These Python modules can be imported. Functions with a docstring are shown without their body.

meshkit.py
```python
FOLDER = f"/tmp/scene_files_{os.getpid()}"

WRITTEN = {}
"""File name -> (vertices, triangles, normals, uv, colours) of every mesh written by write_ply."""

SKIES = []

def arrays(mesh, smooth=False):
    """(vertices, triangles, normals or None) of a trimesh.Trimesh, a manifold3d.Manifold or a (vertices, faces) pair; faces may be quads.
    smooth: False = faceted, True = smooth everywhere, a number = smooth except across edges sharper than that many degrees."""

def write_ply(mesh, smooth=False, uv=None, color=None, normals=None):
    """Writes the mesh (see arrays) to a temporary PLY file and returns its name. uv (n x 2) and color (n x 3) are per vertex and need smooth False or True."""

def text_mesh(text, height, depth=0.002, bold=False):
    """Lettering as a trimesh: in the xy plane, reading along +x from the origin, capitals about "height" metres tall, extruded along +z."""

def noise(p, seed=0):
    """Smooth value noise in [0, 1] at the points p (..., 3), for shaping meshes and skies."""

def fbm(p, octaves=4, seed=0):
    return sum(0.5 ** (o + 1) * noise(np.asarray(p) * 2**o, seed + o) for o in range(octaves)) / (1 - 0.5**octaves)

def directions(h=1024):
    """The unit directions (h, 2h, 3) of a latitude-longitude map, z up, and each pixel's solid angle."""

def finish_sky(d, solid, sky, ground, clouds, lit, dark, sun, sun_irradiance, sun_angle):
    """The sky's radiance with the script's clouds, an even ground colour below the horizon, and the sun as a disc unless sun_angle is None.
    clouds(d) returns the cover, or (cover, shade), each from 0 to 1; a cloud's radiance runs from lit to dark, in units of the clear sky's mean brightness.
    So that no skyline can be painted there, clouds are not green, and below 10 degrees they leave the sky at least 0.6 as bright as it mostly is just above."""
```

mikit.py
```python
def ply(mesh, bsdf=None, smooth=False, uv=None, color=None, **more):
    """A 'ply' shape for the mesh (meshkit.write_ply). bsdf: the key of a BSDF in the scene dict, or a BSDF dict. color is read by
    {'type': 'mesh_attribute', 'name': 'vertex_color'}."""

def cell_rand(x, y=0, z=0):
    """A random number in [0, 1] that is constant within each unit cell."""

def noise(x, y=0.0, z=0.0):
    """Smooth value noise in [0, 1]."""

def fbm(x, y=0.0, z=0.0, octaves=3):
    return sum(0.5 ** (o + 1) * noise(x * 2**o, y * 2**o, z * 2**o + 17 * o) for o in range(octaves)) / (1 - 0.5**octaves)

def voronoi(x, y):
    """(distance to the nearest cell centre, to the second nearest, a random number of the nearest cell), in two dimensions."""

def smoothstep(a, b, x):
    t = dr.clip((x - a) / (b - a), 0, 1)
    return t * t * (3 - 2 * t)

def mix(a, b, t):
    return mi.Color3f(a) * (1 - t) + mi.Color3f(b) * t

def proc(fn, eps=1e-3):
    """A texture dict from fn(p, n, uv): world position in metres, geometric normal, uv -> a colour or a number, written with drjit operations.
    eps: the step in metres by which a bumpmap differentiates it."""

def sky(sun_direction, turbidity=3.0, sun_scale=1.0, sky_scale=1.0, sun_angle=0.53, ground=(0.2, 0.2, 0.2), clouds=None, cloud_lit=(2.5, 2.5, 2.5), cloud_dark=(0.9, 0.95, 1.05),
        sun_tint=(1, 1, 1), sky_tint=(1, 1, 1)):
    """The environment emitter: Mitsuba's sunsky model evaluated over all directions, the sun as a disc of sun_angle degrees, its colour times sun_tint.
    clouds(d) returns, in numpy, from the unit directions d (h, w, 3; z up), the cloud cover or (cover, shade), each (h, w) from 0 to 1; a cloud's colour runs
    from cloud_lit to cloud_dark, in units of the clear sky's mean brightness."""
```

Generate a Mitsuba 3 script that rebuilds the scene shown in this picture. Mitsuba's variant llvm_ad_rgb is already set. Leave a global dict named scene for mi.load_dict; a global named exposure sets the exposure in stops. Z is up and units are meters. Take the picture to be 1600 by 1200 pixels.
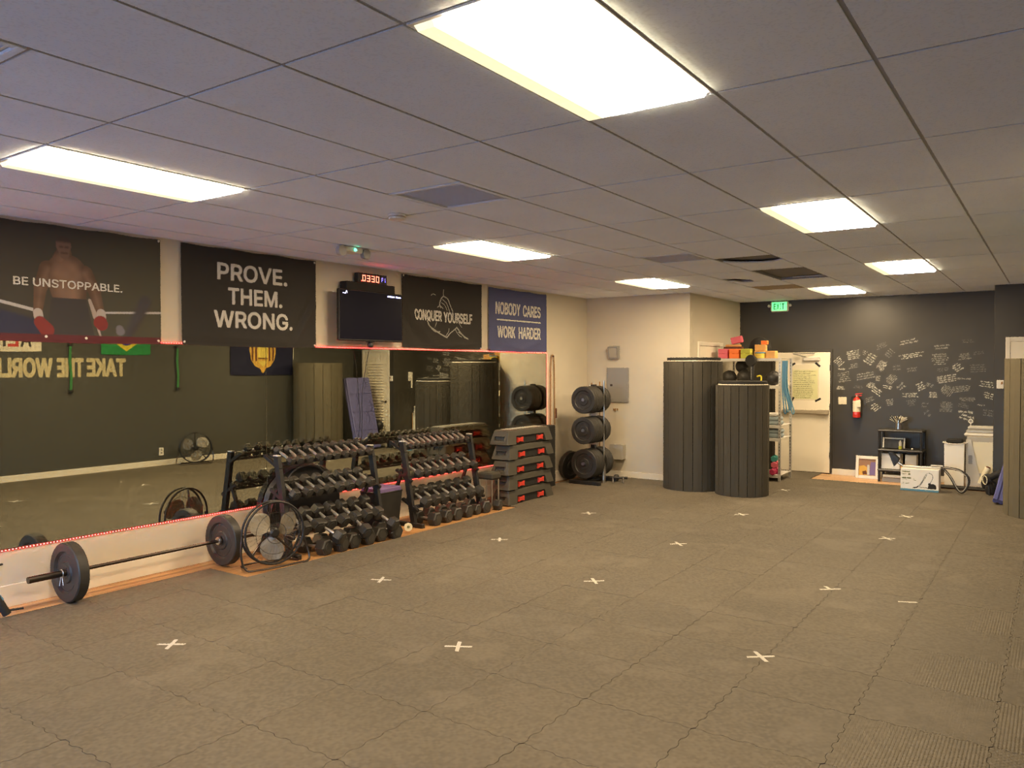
import math, random
import numpy as np, trimesh, mitsuba as mi, drjit as dr
import mikit, meshkit
import manifold3d as m3
from shapely.geometry import Polygon, LineString, MultiLineString, Point, box as sbox
from shapely.ops import unary_union
from shapely import affinity
from scipy.spatial import ConvexHull

T = mi.ScalarTransform4f
scene, labels = {}, {}
rng = random.Random(11)

# ------------------------------------------------------------------ camera, sky, exposure
EYE = np.array([4.227, -1.947, 1.769]); FWD = np.array([-0.5708, 0.8208, -0.02146]); UP = np.array([-0.0109, 0.0184, 0.99977])
scene['camera'] = {'type': 'perspective', 'fov': 66.09, 'fov_axis': 'x', 'near_clip': 0.05, 'far_clip': 200.0,
                   'to_world': T().look_at(origin=EYE.tolist(), target=(EYE + FWD).tolist(), up=UP.tolist())}
exposure = 0.08
SKY = mikit.sky([0.3, 0.75, 0.6], turbidity=3.0, sun_scale=0.15, sky_scale=1.0, sky_tint=(0.66, 0.98, 1.34))      # sun behind the building, daylight through the storefront
SKY['sampling_weight'] = 0.05
SKY['scale'] = 52.0
scene['sky'] = SKY
LAMP = np.array([1.0, 0.755, 0.455]) * 50.0      # fluorescent troffers

# ------------------------------------------------------------------ materials
def col(*c): return {'type': 'rgb', 'value': [float(x) for x in c]}
def P(name, c, rough=0.6, spec=0.4, metal=0.0, **kw):
    d = {'type': 'principled', 'base_color': c if isinstance(c, dict) else col(*c), 'roughness': rough, 'metallic': metal, **kw}
    if metal == 0: d['specular'] = spec
    scene[name] = {'type': 'twosided', 'bsdf': d}
    return name
def bump(name, h, eps=2e-3, scale=1.0):
    inner = scene[name]['bsdf']
    scene[name] = {'type': 'twosided', 'bsdf': {'type': 'bumpmap', 'arbitrary': {**mikit.proc(h, eps)}, 'bsdf': inner, 'scale': scale}}
noise, fbm, sst, mix = mikit.noise, mikit.fbm, mikit.smoothstep, mikit.mix

def f_mat(p, n, uv):
    big = fbm(p.x * 0.8, p.y * 0.8, 3.0, 3); fine = noise(p.x * 60, p.y * 60, 1.0)
    scuff = sst(0.58, 0.75, fbm(p.x * 3.1 + 9, p.y * 3.1, 5.0, 3))
    c = mix([0.084, 0.072, 0.052], [0.120, 0.102, 0.074], big) * (0.86 + 0.28 * fine)
    return mix(c, [0.145, 0.124, 0.092], 0.30 * scuff)
def h_mat(p, n, uv):
    k = dr.floor((p.x - 2.17) / 0.605) + dr.floor((p.y - 1.69) / 0.605)
    odd = k - 2 * dr.floor(k / 2)
    a = dr.select(odd > 0.5, p.x, p.y); b = dr.select(odd > 0.5, p.y, p.x)
    r = dr.floor(b / 0.016); s = a / 0.03 + 0.5 * (r - 2 * dr.floor(r / 2))
    u = (s - dr.floor(s)) - 0.5; v = (b / 0.016 - r) - 0.5
    return 0.0024 * sst(1.0, 0.55, dr.sqrt(u * u * 4.4 + v * v * 6.0))
P('m_mat', mikit.proc(f_mat), 0.62, 0.35); bump('m_mat', h_mat, 2e-3)
P('m_mat_side', (0.05, 0.047, 0.04), 0.9, 0.1)

def f_ceil(p, n, uv):
    a = noise(p.x * 130, p.y * 130, 2.0); b = fbm(p.x * 2.2, p.y * 2.2, 4.0, 3)
    return mi.Color3f(0.74, 0.795, 0.83) * (0.93 + 0.07 * sst(0.2, 0.4, a)) * (0.94 + 0.10 * b)
P('m_ceiling', mikit.proc(f_ceil), 0.9, 0.15)
P('m_ceiling_stain', (0.36, 0.30, 0.21), 0.9, 0.1)
P('m_vent', (0.74, 0.74, 0.72), 0.7, 0.3)
P('m_tee', (0.33, 0.34, 0.36), 0.7, 0.3)
P('m_insulation', (0.20, 0.19, 0.165), 0.9, 0.1)
P('m_plenum', (0.15, 0.14, 0.12), 0.9, 0.1)
def f_wall(p, n, uv):
    return mi.Color3f(0.60, 0.545, 0.435) * (0.955 + 0.09 * fbm(p.x * 1.7 + p.y * 1.7, p.z * 1.7, 2.0, 4))
P('m_wall', mikit.proc(f_wall), 0.7, 0.3)
def f_dark(p, n, uv):
    return mi.Color3f(0.042, 0.038, 0.029) * (0.85 + 0.3 * fbm(p.x * 1.3 + p.y, p.z * 1.3, 6.0, 4))
P('m_dark_wall', mikit.proc(f_dark), 0.42, 0.45)
P('m_dark_wall_r', (0.070, 0.069, 0.057), 0.6, 0.35)
P('m_trim', (0.78, 0.73, 0.62), 0.45, 0.5)
P('m_door', (0.84, 0.78, 0.64), 0.5, 0.4)
def f_wood(p, n, uv):
    g = fbm(p.x * 42 , p.y * 3.5, 1.0, 4); c = mikit.cell_rand(dr.floor(p.x / 0.13 + 0.3), dr.floor(p.y / 1.2), 3)
    return mix([0.33, 0.165, 0.062], [0.52, 0.29, 0.125], g) * (0.82 + 0.34 * c)
P('m_wood', mikit.proc(f_wood), 0.38, 0.5)
def f_woodx(p, n, uv):
    g = fbm(p.y * 42 , p.x * 3.5, 1.0, 4); c = mikit.cell_rand(dr.floor(p.y / 0.13 + 0.2), dr.floor(p.x / 1.2), 3)
    return mix([0.40, 0.23, 0.11], [0.58, 0.37, 0.20], g) * (0.82 + 0.34 * c)
P('m_wood_far', mikit.proc(f_woodx), 0.38, 0.5)
scene['m_mirror'] = {'type': 'twosided', 'bsdf': {'type': 'conductor', 'material': 'none', 'specular_reflectance': col(0.64, 0.65, 0.545)}}
P('m_mirror_edge', (0.35, 0.42, 0.38), 0.2, 0.6)
P('m_black', (0.016, 0.015, 0.014), 0.45, 0.5)
P('m_black_matte', (0.022, 0.021, 0.019), 0.75, 0.3)
P('m_rubber', (0.027, 0.025, 0.021), 0.5, 0.5)
P('m_hex', (0.030, 0.028, 0.024), 0.42, 0.55)
P('m_hex_face', (0.042, 0.039, 0.032), 0.5, 0.5)
P('m_plate_rim', (0.055, 0.05, 0.043), 0.45, 0.5)
P('m_chrome', (0.75, 0.74, 0.72), 0.22, metal=1.0)
P('m_handle', (0.60, 0.58, 0.54), 0.30, metal=0.75)
P('m_steel', (0.52, 0.51, 0.49), 0.35, metal=1.0)
P('m_darksteel', (0.10, 0.085, 0.075), 0.38, metal=1.0)
P('m_galv', (0.55, 0.54, 0.50), 0.45, metal=0.6)
P('m_grey', (0.27, 0.26, 0.245), 0.5, 0.4)
P('m_lightgrey', (0.52, 0.50, 0.45), 0.5, 0.4)
P('m_white', (0.76, 0.73, 0.66), 0.5, 0.4)
P('m_letter', (0.60, 0.58, 0.54), 0.8, 0.2)
def cloth(name, c):
    base = [float(x) for x in c]
    P(name, mikit.proc(lambda p, n, uv, base=base: mi.Color3f(base) * (0.9 + 0.2 * noise(p.y * 300, p.z * 300, p.x * 300))), 0.75, 0.25, sheen=0.3)
cloth('m_cloth_black', (0.036, 0.033, 0.029))
cloth('m_cloth_blue', (0.085, 0.095, 0.20))
cloth('m_cloth_navy', (0.016, 0.017, 0.042))
P('m_gold', (0.62, 0.36, 0.06), 0.5, 0.4)
P('m_gold_light', (0.72, 0.56, 0.10), 0.5, 0.4)
P('m_brown', (0.12, 0.045, 0.02), 0.6, 0.3)
P('m_goldletter', (0.52, 0.45, 0.26), 0.5, 0.4)
P('m_green', (0.045, 0.20, 0.06), 0.6, 0.3)
P('m_flaggreen', (0.03, 0.26, 0.07), 0.7, 0.3)
P('m_flagyellow', (0.75, 0.62, 0.06), 0.7, 0.3)
P('m_flagblue', (0.02, 0.04, 0.30), 0.7, 0.3)
P('m_red', (0.55, 0.03, 0.02), 0.4, 0.5)
P('m_grip', (0.60, 0.055, 0.035), 0.45, 0.5)
P('m_step', (0.060, 0.054, 0.040), 0.55, 0.45)
P('m_tread', (0.42, 0.40, 0.32), 0.6, 0.4)
P('m_roll', (0.062, 0.056, 0.043), 0.8, 0.2)
P('m_roll_b', (0.055, 0.049, 0.037), 0.8, 0.2)
P('m_roll_pale', (0.115, 0.10, 0.067), 0.8, 0.2)
P('m_roll_pale_b', (0.10, 0.088, 0.058), 0.8, 0.2)
P('m_foam', (0.60, 0.56, 0.47), 0.8, 0.2)
P('m_pink', (0.62, 0.13, 0.17), 0.7, 0.3)
P('m_orange', (0.80, 0.19, 0.045), 0.7, 0.3)
P('m_lime', (0.42, 0.42, 0.06), 0.7, 0.3)
P('m_tan', (0.62, 0.33, 0.11), 0.7, 0.3)
P('m_yellow', (0.75, 0.55, 0.10), 0.6, 0.3)
P('m_blue', (0.07, 0.20, 0.36), 0.6, 0.3)
P('m_bluepad', (0.115, 0.115, 0.28), 0.42, 0.5)
P('m_bluepad_side', (0.03, 0.03, 0.10), 0.5, 0.4)
P('m_paleblue', (0.30, 0.36, 0.38), 0.8, 0.2)
P('m_teal', (0.05, 0.25, 0.22), 0.6, 0.3)
P('m_magenta', (0.42, 0.03, 0.09), 0.5, 0.5)
P('m_paper', (0.66, 0.66, 0.38), 0.8, 0.2)
P('m_cream', (0.72, 0.66, 0.50), 0.7, 0.3)
P('m_tape', (0.44, 0.42, 0.37), 0.7, 0.3)
P('m_bar', (0.36, 0.31, 0.23), 0.4, 0.5)
P('m_ink', (0.16, 0.17, 0.09), 0.8, 0.2)
P('m_fanblade', (0.30, 0.27, 0.215), 0.45, 0.4, metal=0.2)
P('m_screen', (0.006, 0.006, 0.016), 0.3, 0.10)
P('m_panel', (0.40, 0.37, 0.31), 0.5, 0.4)
P('m_print_brown', (0.30, 0.16, 0.09), 0.5, 0.4)
P('m_print_purple', (0.17, 0.12, 0.28), 0.5, 0.4)
P('m_blueedge', (0.10, 0.24, 0.34), 0.6, 0.3)
P('m_rope', (0.34, 0.20, 0.09), 0.7, 0.3)
P('m_asphalt', (0.46, 0.49, 0.54), 0.9, 0.1)
for i, v in enumerate((0.60, 0.36, 0.20)): P(f'm_chalk{i}', (v, v * 0.97, v * 0.88), 0.9, 0.1)
scene['m_pane'] = {'type': 'thindielectric', 'int_ior': 1.5}
scene['m_acrylic'] = {'type': 'thindielectric', 'int_ior': 1.15}
# printed photo on the boxer banner: soft shapes of a boxer standing in a ring, flat print
def cap(y, z, ay, az, by, bz, ra, rb):
    dy, dz = by - ay, bz - az
    t = dr.clip(((y - ay) * dy + (z - az) * dz) / (dy * dy + dz * dz), 0, 1)
    return dr.sqrt(dr.square(y - ay - t * dy) + dr.square(z - az - t * dz)) - (ra + (rb - ra) * t)
def f_boxer(p, n, uv):
    y, z = p.y, p.z
    c = mix([0.055, 0.050, 0.040], [0.075, 0.072, 0.050], sst(0.7, 1.9, y))
    c = mix(c, [0.032, 0.034, 0.062], sst(0.02, -0.02, cap(y, z, 0.62, 2.02, 0.88, 2.05, 0.20, 0.10)))
    rope = dr.minimum(cap(y, z, 0.60, 2.275, 0.92, 2.205, 0.012, 0.012), cap(y, z, 1.40, 2.215, 2.0, 2.245, 0.008, 0.010))
    c = mix(c, [0.42, 0.40, 0.40], sst(0.004, -0.004, rope))
    c = mix(c, [0.06, 0.055, 0.06], sst(0.03, -0.02, cap(y, z, 1.63, 2.05, 1.78, 2.32, 0.03, 0.05)))
    tor = cap(y, z, 1.14, 2.50, 1.165, 2.30, 0.160, 0.125)
    for a in ((1.00, 2.53, 0.945, 2.38, 0.064, 0.050), (0.945, 2.38, 0.925, 2.20, 0.048, 0.034), (1.28, 2.52, 1.355, 2.38, 0.064, 0.050), (1.355, 2.38, 1.405, 2.20, 0.048, 0.034), (1.10, 2.60, 1.12, 2.66, 0.07, 0.06)):
        tor = dr.minimum(tor, cap(y, z, *a))
    sk = mix([0.24, 0.15, 0.105], [0.11, 0.068, 0.046], sst(-0.10, 0.0, tor) * 0.8 + 0.35 * noise(y * 16, z * 16, 1.0))
    c = mix(c, sk, sst(0.006, -0.006, tor))
    head = dr.minimum(cap(y, z, 1.12, 2.715, 1.125, 2.655, 0.058, 0.036), cap(y, z, 1.115, 2.745, 1.12, 2.74, 0.054, 0.054))
    hc = mix([0.15, 0.095, 0.07], [0.065, 0.048, 0.04], sst(2.735, 2.765, z))
    face = dr.minimum(dr.minimum(cap(y, z, 1.095, 2.712, 1.11, 2.712, 0.008, 0.008), cap(y, z, 1.135, 2.712, 1.15, 2.712, 0.008, 0.008)), cap(y, z, 1.105, 2.665, 1.145, 2.665, 0.007, 0.007))
    c = mix(c, mix(hc, [0.10, 0.064, 0.049], sst(0.009, -0.009, face)), sst(0.006, -0.006, head))
    shorts = cap(y, z, 1.16, 2.26, 1.17, 2.0, 0.14, 0.185)
    c = mix(c, [0.050, 0.045, 0.044], sst(0.006, -0.006, dr.maximum(shorts, z - 2.315)))
    c = mix(c, [0.36, 0.30, 0.27], sst(0.004, -0.004, dr.minimum(cap(y, z, 1.315, 2.31, 1.36, 2.18, 0.012, 0.02), cap(y, z, 1.36, 2.16, 1.40, 2.02, 0.01, 0.008))))
    c = mix(c, [0.40, 0.35, 0.32], sst(0.004, -0.004, dr.minimum(cap(y, z, 0.925, 2.19, 0.93, 2.16, 0.035, 0.035), cap(y, z, 1.405, 2.21, 1.41, 2.18, 0.036, 0.036))))
    gl = dr.minimum(cap(y, z, 0.94, 2.12, 0.99, 2.06, 0.045, 0.055), cap(y, z, 1.40, 2.135, 1.41, 2.12, 0.055, 0.05))
    c = mix(c, [0.20, 0.035, 0.032], sst(0.006, -0.006, gl))
    c = mix(c, [0.16, 0.15, 0.17], sst(0.008, -0.008, cap(y, z, 1.555, 2.09, 1.56, 2.07, 0.03, 0.035)))
    return mix(c, [0.10, 0.022, 0.026], sst(2.035, 2.02, z))
P('m_print_boxer', mikit.proc(f_boxer), 0.7, 0.3)

# ------------------------------------------------------------------ mesh helpers
def _cb(c, s, b):
    pts = []
    for i in (-1, 1):
        for j in (-1, 1):
            for k in (-1, 1):
                x, y, z = i * s[0] / 2, j * s[1] / 2, k * s[2] / 2
                pts += [(x, y - j * b, z - k * b), (x - i * b, y, z - k * b), (x - i * b, y - j * b, z)]
    return np.array(pts) + c
def hullmesh(pts):
    pts = np.asarray(pts, float); h = ConvexHull(pts); f = h.simplices.copy()
    cen = pts[h.vertices].mean(0)
    nrm = np.cross(pts[f[:, 1]] - pts[f[:, 0]], pts[f[:, 2]] - pts[f[:, 0]])
    flip = (nrm * (pts[f[:, 0]] - cen)).sum(1) < 0
    f[flip] = f[flip][:, ::-1]
    return trimesh.Trimesh(pts, f, process=False)
_CBF = hullmesh(_cb(np.zeros(3), (1, 1, 1), 0.1)).faces
def box(x0, x1, y0, y1, z0, z1, b=None):
    s = np.array([x1 - x0, y1 - y0, z1 - z0]); b = min(0.003, s.min() * 0.2) if b is None else b
    return trimesh.Trimesh(_cb(np.array([(x0 + x1) / 2, (y0 + y1) / 2, (z0 + z1) / 2]), s, b), _CBF.copy(), process=False)
def cat(*ms): return trimesh.util.concatenate([m for m in ms])
def xf(m, M):
    m = m.copy(); m.apply_transform(np.asarray(M, float)); return m
def tr(x, y, z): M = np.eye(4); M[:3, 3] = (x, y, z); return M
def rot(axis, deg): return trimesh.transformations.rotation_matrix(math.radians(deg), axis)
RX, RY, RZ = [1, 0, 0], [0, 1, 0], [0, 0, 1]
def tube(path, r, n=8, closed=False):
    p = np.asarray(path, float); m = len(p)
    d = np.roll(p, -1, 0) - np.roll(p, 1, 0) if closed else np.gradient(p, axis=0)
    d /= np.linalg.norm(d, axis=1, keepdims=True) + 1e-12
    u = np.cross(d[0], [0.13, 0.27, 0.95]); u /= np.linalg.norm(u)
    V = []; rr = np.broadcast_to(r, (m,))
    for i in range(m):
        u = u - d[i] * (u @ d[i]); u /= np.linalg.norm(u); w = np.cross(d[i], u)
        a = np.arange(n) * 2 * np.pi / n
        V.append(p[i] + rr[i] * (np.cos(a)[:, None] * u + np.sin(a)[:, None] * w))
    V = np.vstack(V); F = []
    for i in range(m if closed else m - 1):
        j = (i + 1) % m
        for k in range(n):
            a, b, c, e = i * n + k, i * n + (k + 1) % n, j * n + (k + 1) % n, j * n + k
            F += [(a, b, c), (a, c, e)]
    if not closed:
        V = np.vstack([V, p[0], p[-1]]); s, e = len(V) - 2, len(V) - 1
        for k in range(n):
            F += [(s, (k + 1) % n, k), (e, (m - 1) * n + k, (m - 1) * n + (k + 1) % n)]
    return trimesh.Trimesh(V, F, process=False)
def smooth_path(pts, n=6, closed=False):
    p = np.asarray(pts, float); out = []; m = len(p)
    for i in range(m if closed else m - 1):
        g = (lambda k: p[k % m]) if closed else (lambda k: p[min(max(k, 0), m - 1)])
        a, b, c, d = g(i - 1), g(i), g(i + 1), g(i + 2)
        for t in np.arange(n) / n:
            out.append(0.5 * (2 * b + (c - a) * t + (2 * a - 5 * b + 4 * c - d) * t * t + (3 * b - a - 3 * c + d) * t ** 3))
    if not closed: out.append(p[-1])
    return np.array(out)
def lathe(prof, n=24, axis='z'):
    prof = np.asarray(prof, float); m = len(prof); a = np.arange(n) * 2 * np.pi / n
    V = np.vstack([np.c_[r * np.cos(a), r * np.sin(a), np.full(n, z)] for r, z in prof]); F = []
    for i in range(m - 1):
        for k in range(n):
            q = [i * n + k, i * n + (k + 1) % n, (i + 1) * n + (k + 1) % n, (i + 1) * n + k]
            F += [(q[0], q[1], q[2]), (q[0], q[2], q[3])]
    if not np.allclose(prof[0], prof[-1]):
      V = np.vstack([V, [0, 0, prof[0, 1]], [0, 0, prof[-1, 1]]])
      for k in range(n):
        F += [(n * m, (k + 1) % n, k), (n * m + 1, (m - 1) * n + k, (m - 1) * n + (k + 1) % n)]
    me = trimesh.Trimesh(V, F, process=False)
    if axis == 'x': me.apply_transform(rot(RY, 90))
    if axis == 'y': me.apply_transform(rot(RX, -90))
    return me
def disc(r, h, b=0.004, n=24, axis='z'): return lathe([(r - b, -h / 2), (r, -h / 2 + b), (r, h / 2 - b), (r - b, h / 2)], n, axis)
def ring(R, r, n=32, k=6, axis='z'):
    a = np.arange(n) * 2 * np.pi / n; m = tube(np.c_[R * np.cos(a), R * np.sin(a), 0 * a], r, k, True)
    if axis == 'x': m.apply_transform(rot(RY, 90))
    if axis == 'y': m.apply_transform(rot(RX, -90))
    return m
def flat(g, depth=0.0015):
    gs = [q for q in getattr(g, 'geoms', [g]) if q.geom_type == 'Polygon' and q.area > 1e-9]
    return cat(*[trimesh.creation.extrude_polygon(q, depth, engine='earcut') for q in gs])
def stroke(pts, w): return LineString(pts).buffer(w / 2, quad_segs=2)
def ball(r, sub=3): return trimesh.creation.icosphere(subdivisions=sub, radius=r)
# local (u right, v up, n towards the viewer) -> world, for things on walls
def on_left(x): M = np.eye(4); M[:3, :3] = [[0, 0, 1], [1, 0, 0], [0, 1, 0]]; M[0, 3] = x; return M
def on_right(x): M = np.eye(4); M[:3, :3] = [[0, 0, -1], [-1, 0, 0], [0, 1, 0]]; M[0, 3] = x; return M
def on_far(y): M = np.eye(4); M[:3, :3] = [[1, 0, 0], [0, 0, -1], [0, 1, 0]]; M[1, 3] = y; return M
def text_rect(s, u0, v0, w, h, depth=0.0012, bold=True, shear=0.0, fat=0.0):
    m = meshkit.text_mesh(s, 0.1, depth, bold); lo, hi = m.bounds
    m.apply_translation([-lo[0], -lo[1], -lo[2]]); m.apply_scale([w / (hi[0] - lo[0]), h / (hi[1] - lo[1]), 1.0])
    m.vertices[:, 0] += shear * m.vertices[:, 1]; m.apply_translation([u0, v0, 0])
    if fat:      # heavier strokes: the union of the letters with copies shifted a little each way
        cs = unary_union([Polygon(m.vertices[f][:, :2]).buffer(1e-5) for f, n in zip(m.faces, m.face_normals) if n[2] > .9]).buffer(fat, quad_segs=2)
        m = flat(cs, depth)
    return m
def subdiv(m, e): return trimesh.Trimesh(*trimesh.remesh.subdivide_to_size(m.vertices, m.faces, e, max_iter=12), process=False)

# ------------------------------------------------------------------ scene helpers
used = {}
def number(k):
    n = used.get(k, 0); used[k] = n + 1
    return k if n == 0 else f'{k}_{n:03d}'
def put(d, part, parent=None, to_world=None, kind=None, label=None, emit=None):
    key = number(part if parent is None else f'{parent}__{part}')
    if to_world is not None: d = {**d, 'to_world': to_world}
    scene[key] = d
    if kind or label:
        labels[key] = {k: v for k, v in (('kind', kind), ('label', label)) if v}
    return key
def add(part, mesh, mat, parent=None, smooth=False, **kw): return put(mikit.ply(mesh, mat, smooth), part, parent, **kw)
def thing(name, label, category, group=None, kind=None):
    key = number(name); labels[key] = {'label': label, 'category': category}
    if group: labels[key]['group'] = group
    if kind: labels[key]['kind'] = kind
    return key
def single(name, mesh, mat, label, category, group=None, smooth=False, kind=None, to_world=None, d=None):
    key = thing(name, label, category, group, kind); d = d or mikit.ply(mesh, mat, smooth)
    scene[key] = {**d, 'to_world': to_world} if to_world is not None else d
    return key
class Proto:
    def __init__(self): self.parts = []
    def add(self, part, mesh, mat, smooth=False, sub_of=None, label=None):
        self.parts.append((part, mikit.ply(mesh, mat, smooth), sub_of, label)); return len(self.parts) - 1
    def place(self, name, M, label, category, group=None):
        t = thing(name, label, category, group); keys = []
        for part, d, sub, lab in self.parts:
            keys.append(put(d, part, t if sub is None else keys[sub], T(np.asarray(M, float)), label=lab))
        return t
def emitter(mesh, radiance, weight=1.0, color=None, mat='m_white'):
    d = mikit.ply(mesh, mat, False, color=color)
    rad = {'type': 'mesh_attribute', 'name': 'vertex_color'} if color is not None else col(*radiance)
    d['emitter'] = {'type': 'area', 'radiance': rad, 'sampling_weight': float(weight)}
    return d
def structure(name, mesh, mat, label, cat_): return single(name, mesh, mat, label, cat_, kind='structure')
ORD = 'first second third fourth fifth sixth seventh eighth ninth tenth eleventh twelfth'.split()

# ================================================================== THE ROOM
H, XL, XR, YB, YP, YF, YE, XJ, XC, ZW = 2.90, -2.19, 4.75, -4.4, 9.45, 11.75, 10.85, -0.40, 3.48, -0.012
t = structure('wall_left', box(XL - .12, XL, YB, YP, -.03, 3.5), 'm_wall', 'beige wall on the left carrying the mirrors and banners', 'wall')
structure('wall_far_left', box(XL - .12, XJ, YP, YP + .12, -.03, 3.5), 'm_wall', 'short beige wall facing the camera behind the plate tree', 'wall')
wj = structure('wall_far_jog', box(XJ - .12, XJ, YP + .12, YF, -.03, 3.5), 'm_wall', 'beige return wall behind the shelving unit', 'wall')
wf = structure('wall_far', box(XJ - .12, XC + .12, YF, YF + .12, -.03, 3.5), 'm_dark_wall', 'black far wall covered with chalk writing', 'wall')
structure('wall_far_return', box(XC, XC + .12, YE + .12, YF, -.03, 3.5), 'm_dark_wall', 'dark return wall at the right end of the chalk wall', 'wall')
structure('wall_far_right', box(XC, XR + .12, YE, YE + .12, -.03, 3.5), 'm_dark_wall', 'dark wall with a door behind the pale mat roll', 'wall')
wr = structure('wall_right', box(XR, XR + .12, YB, YE, -.03, 3.5), 'm_dark_wall_r', 'charcoal right wall seen in the mirrors', 'wall')
# rear wall with a glazed storefront behind the camera
rear = cat(box(XL - .12, -1.9, YB - .12, YB, -.03, 3.5), box(1.12, XR + .12, YB - .12, YB, -.03, 3.5), box(-1.9, 1.12, YB - .12, YB, 2.6, 3.5))
structure('wall_rear', rear, 'm_wall', 'rear wall with the storefront glazing, behind the camera', 'wall')
w = thing('window_1', 'storefront glazing in the rear wall', 'window', kind='structure')
for i in range(3): add('frame', box(-1.9 + i * 1.48, -1.84 + i * 1.48, YB - .09, YB - .03, -.01, 2.6), 'm_darksteel', w)
for z in (-.01, 2.54): add('rail', box(-1.9, 1.12, YB - .088, YB - .032, z, z + .06), 'm_darksteel', w)
for i in range(2):
    x0 = -1.84 + i * 1.48; q = np.array([(x0, YB - .06, .05), (x0 + 1.42, YB - .06, .05), (x0 + 1.42, YB - .06, 2.54), (x0, YB - .06, 2.54)])
    add('pane', trimesh.Trimesh(q, [(0, 1, 2), (0, 2, 3)], process=False), 'm_pane', w)
structure('ground', box(-30, 30, -40, YB - .12, -.25, -.05), 'm_asphalt', 'pavement outside the storefront', 'ground')

for n_, m_, l_ in (('left', box(XL, XL + .016, YB, YP, ZW, .152), 'white baseboard along the mirror wall'),
                   ('far_left', box(XL + .016, XJ, YP - .014, YP, ZW, .09), 'white baseboard behind the plate tree'),
                   ('far', box(1.12, XC, YF - .014, YF, ZW, .085), 'white baseboard under the chalk wall'),
                   ('right', box(XR - .014, XR, YB, YE, ZW, .10), 'white baseboard along the right wall')):
    structure('baseboard_' + n_, m_, 'm_trim', l_, 'baseboard')

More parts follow.
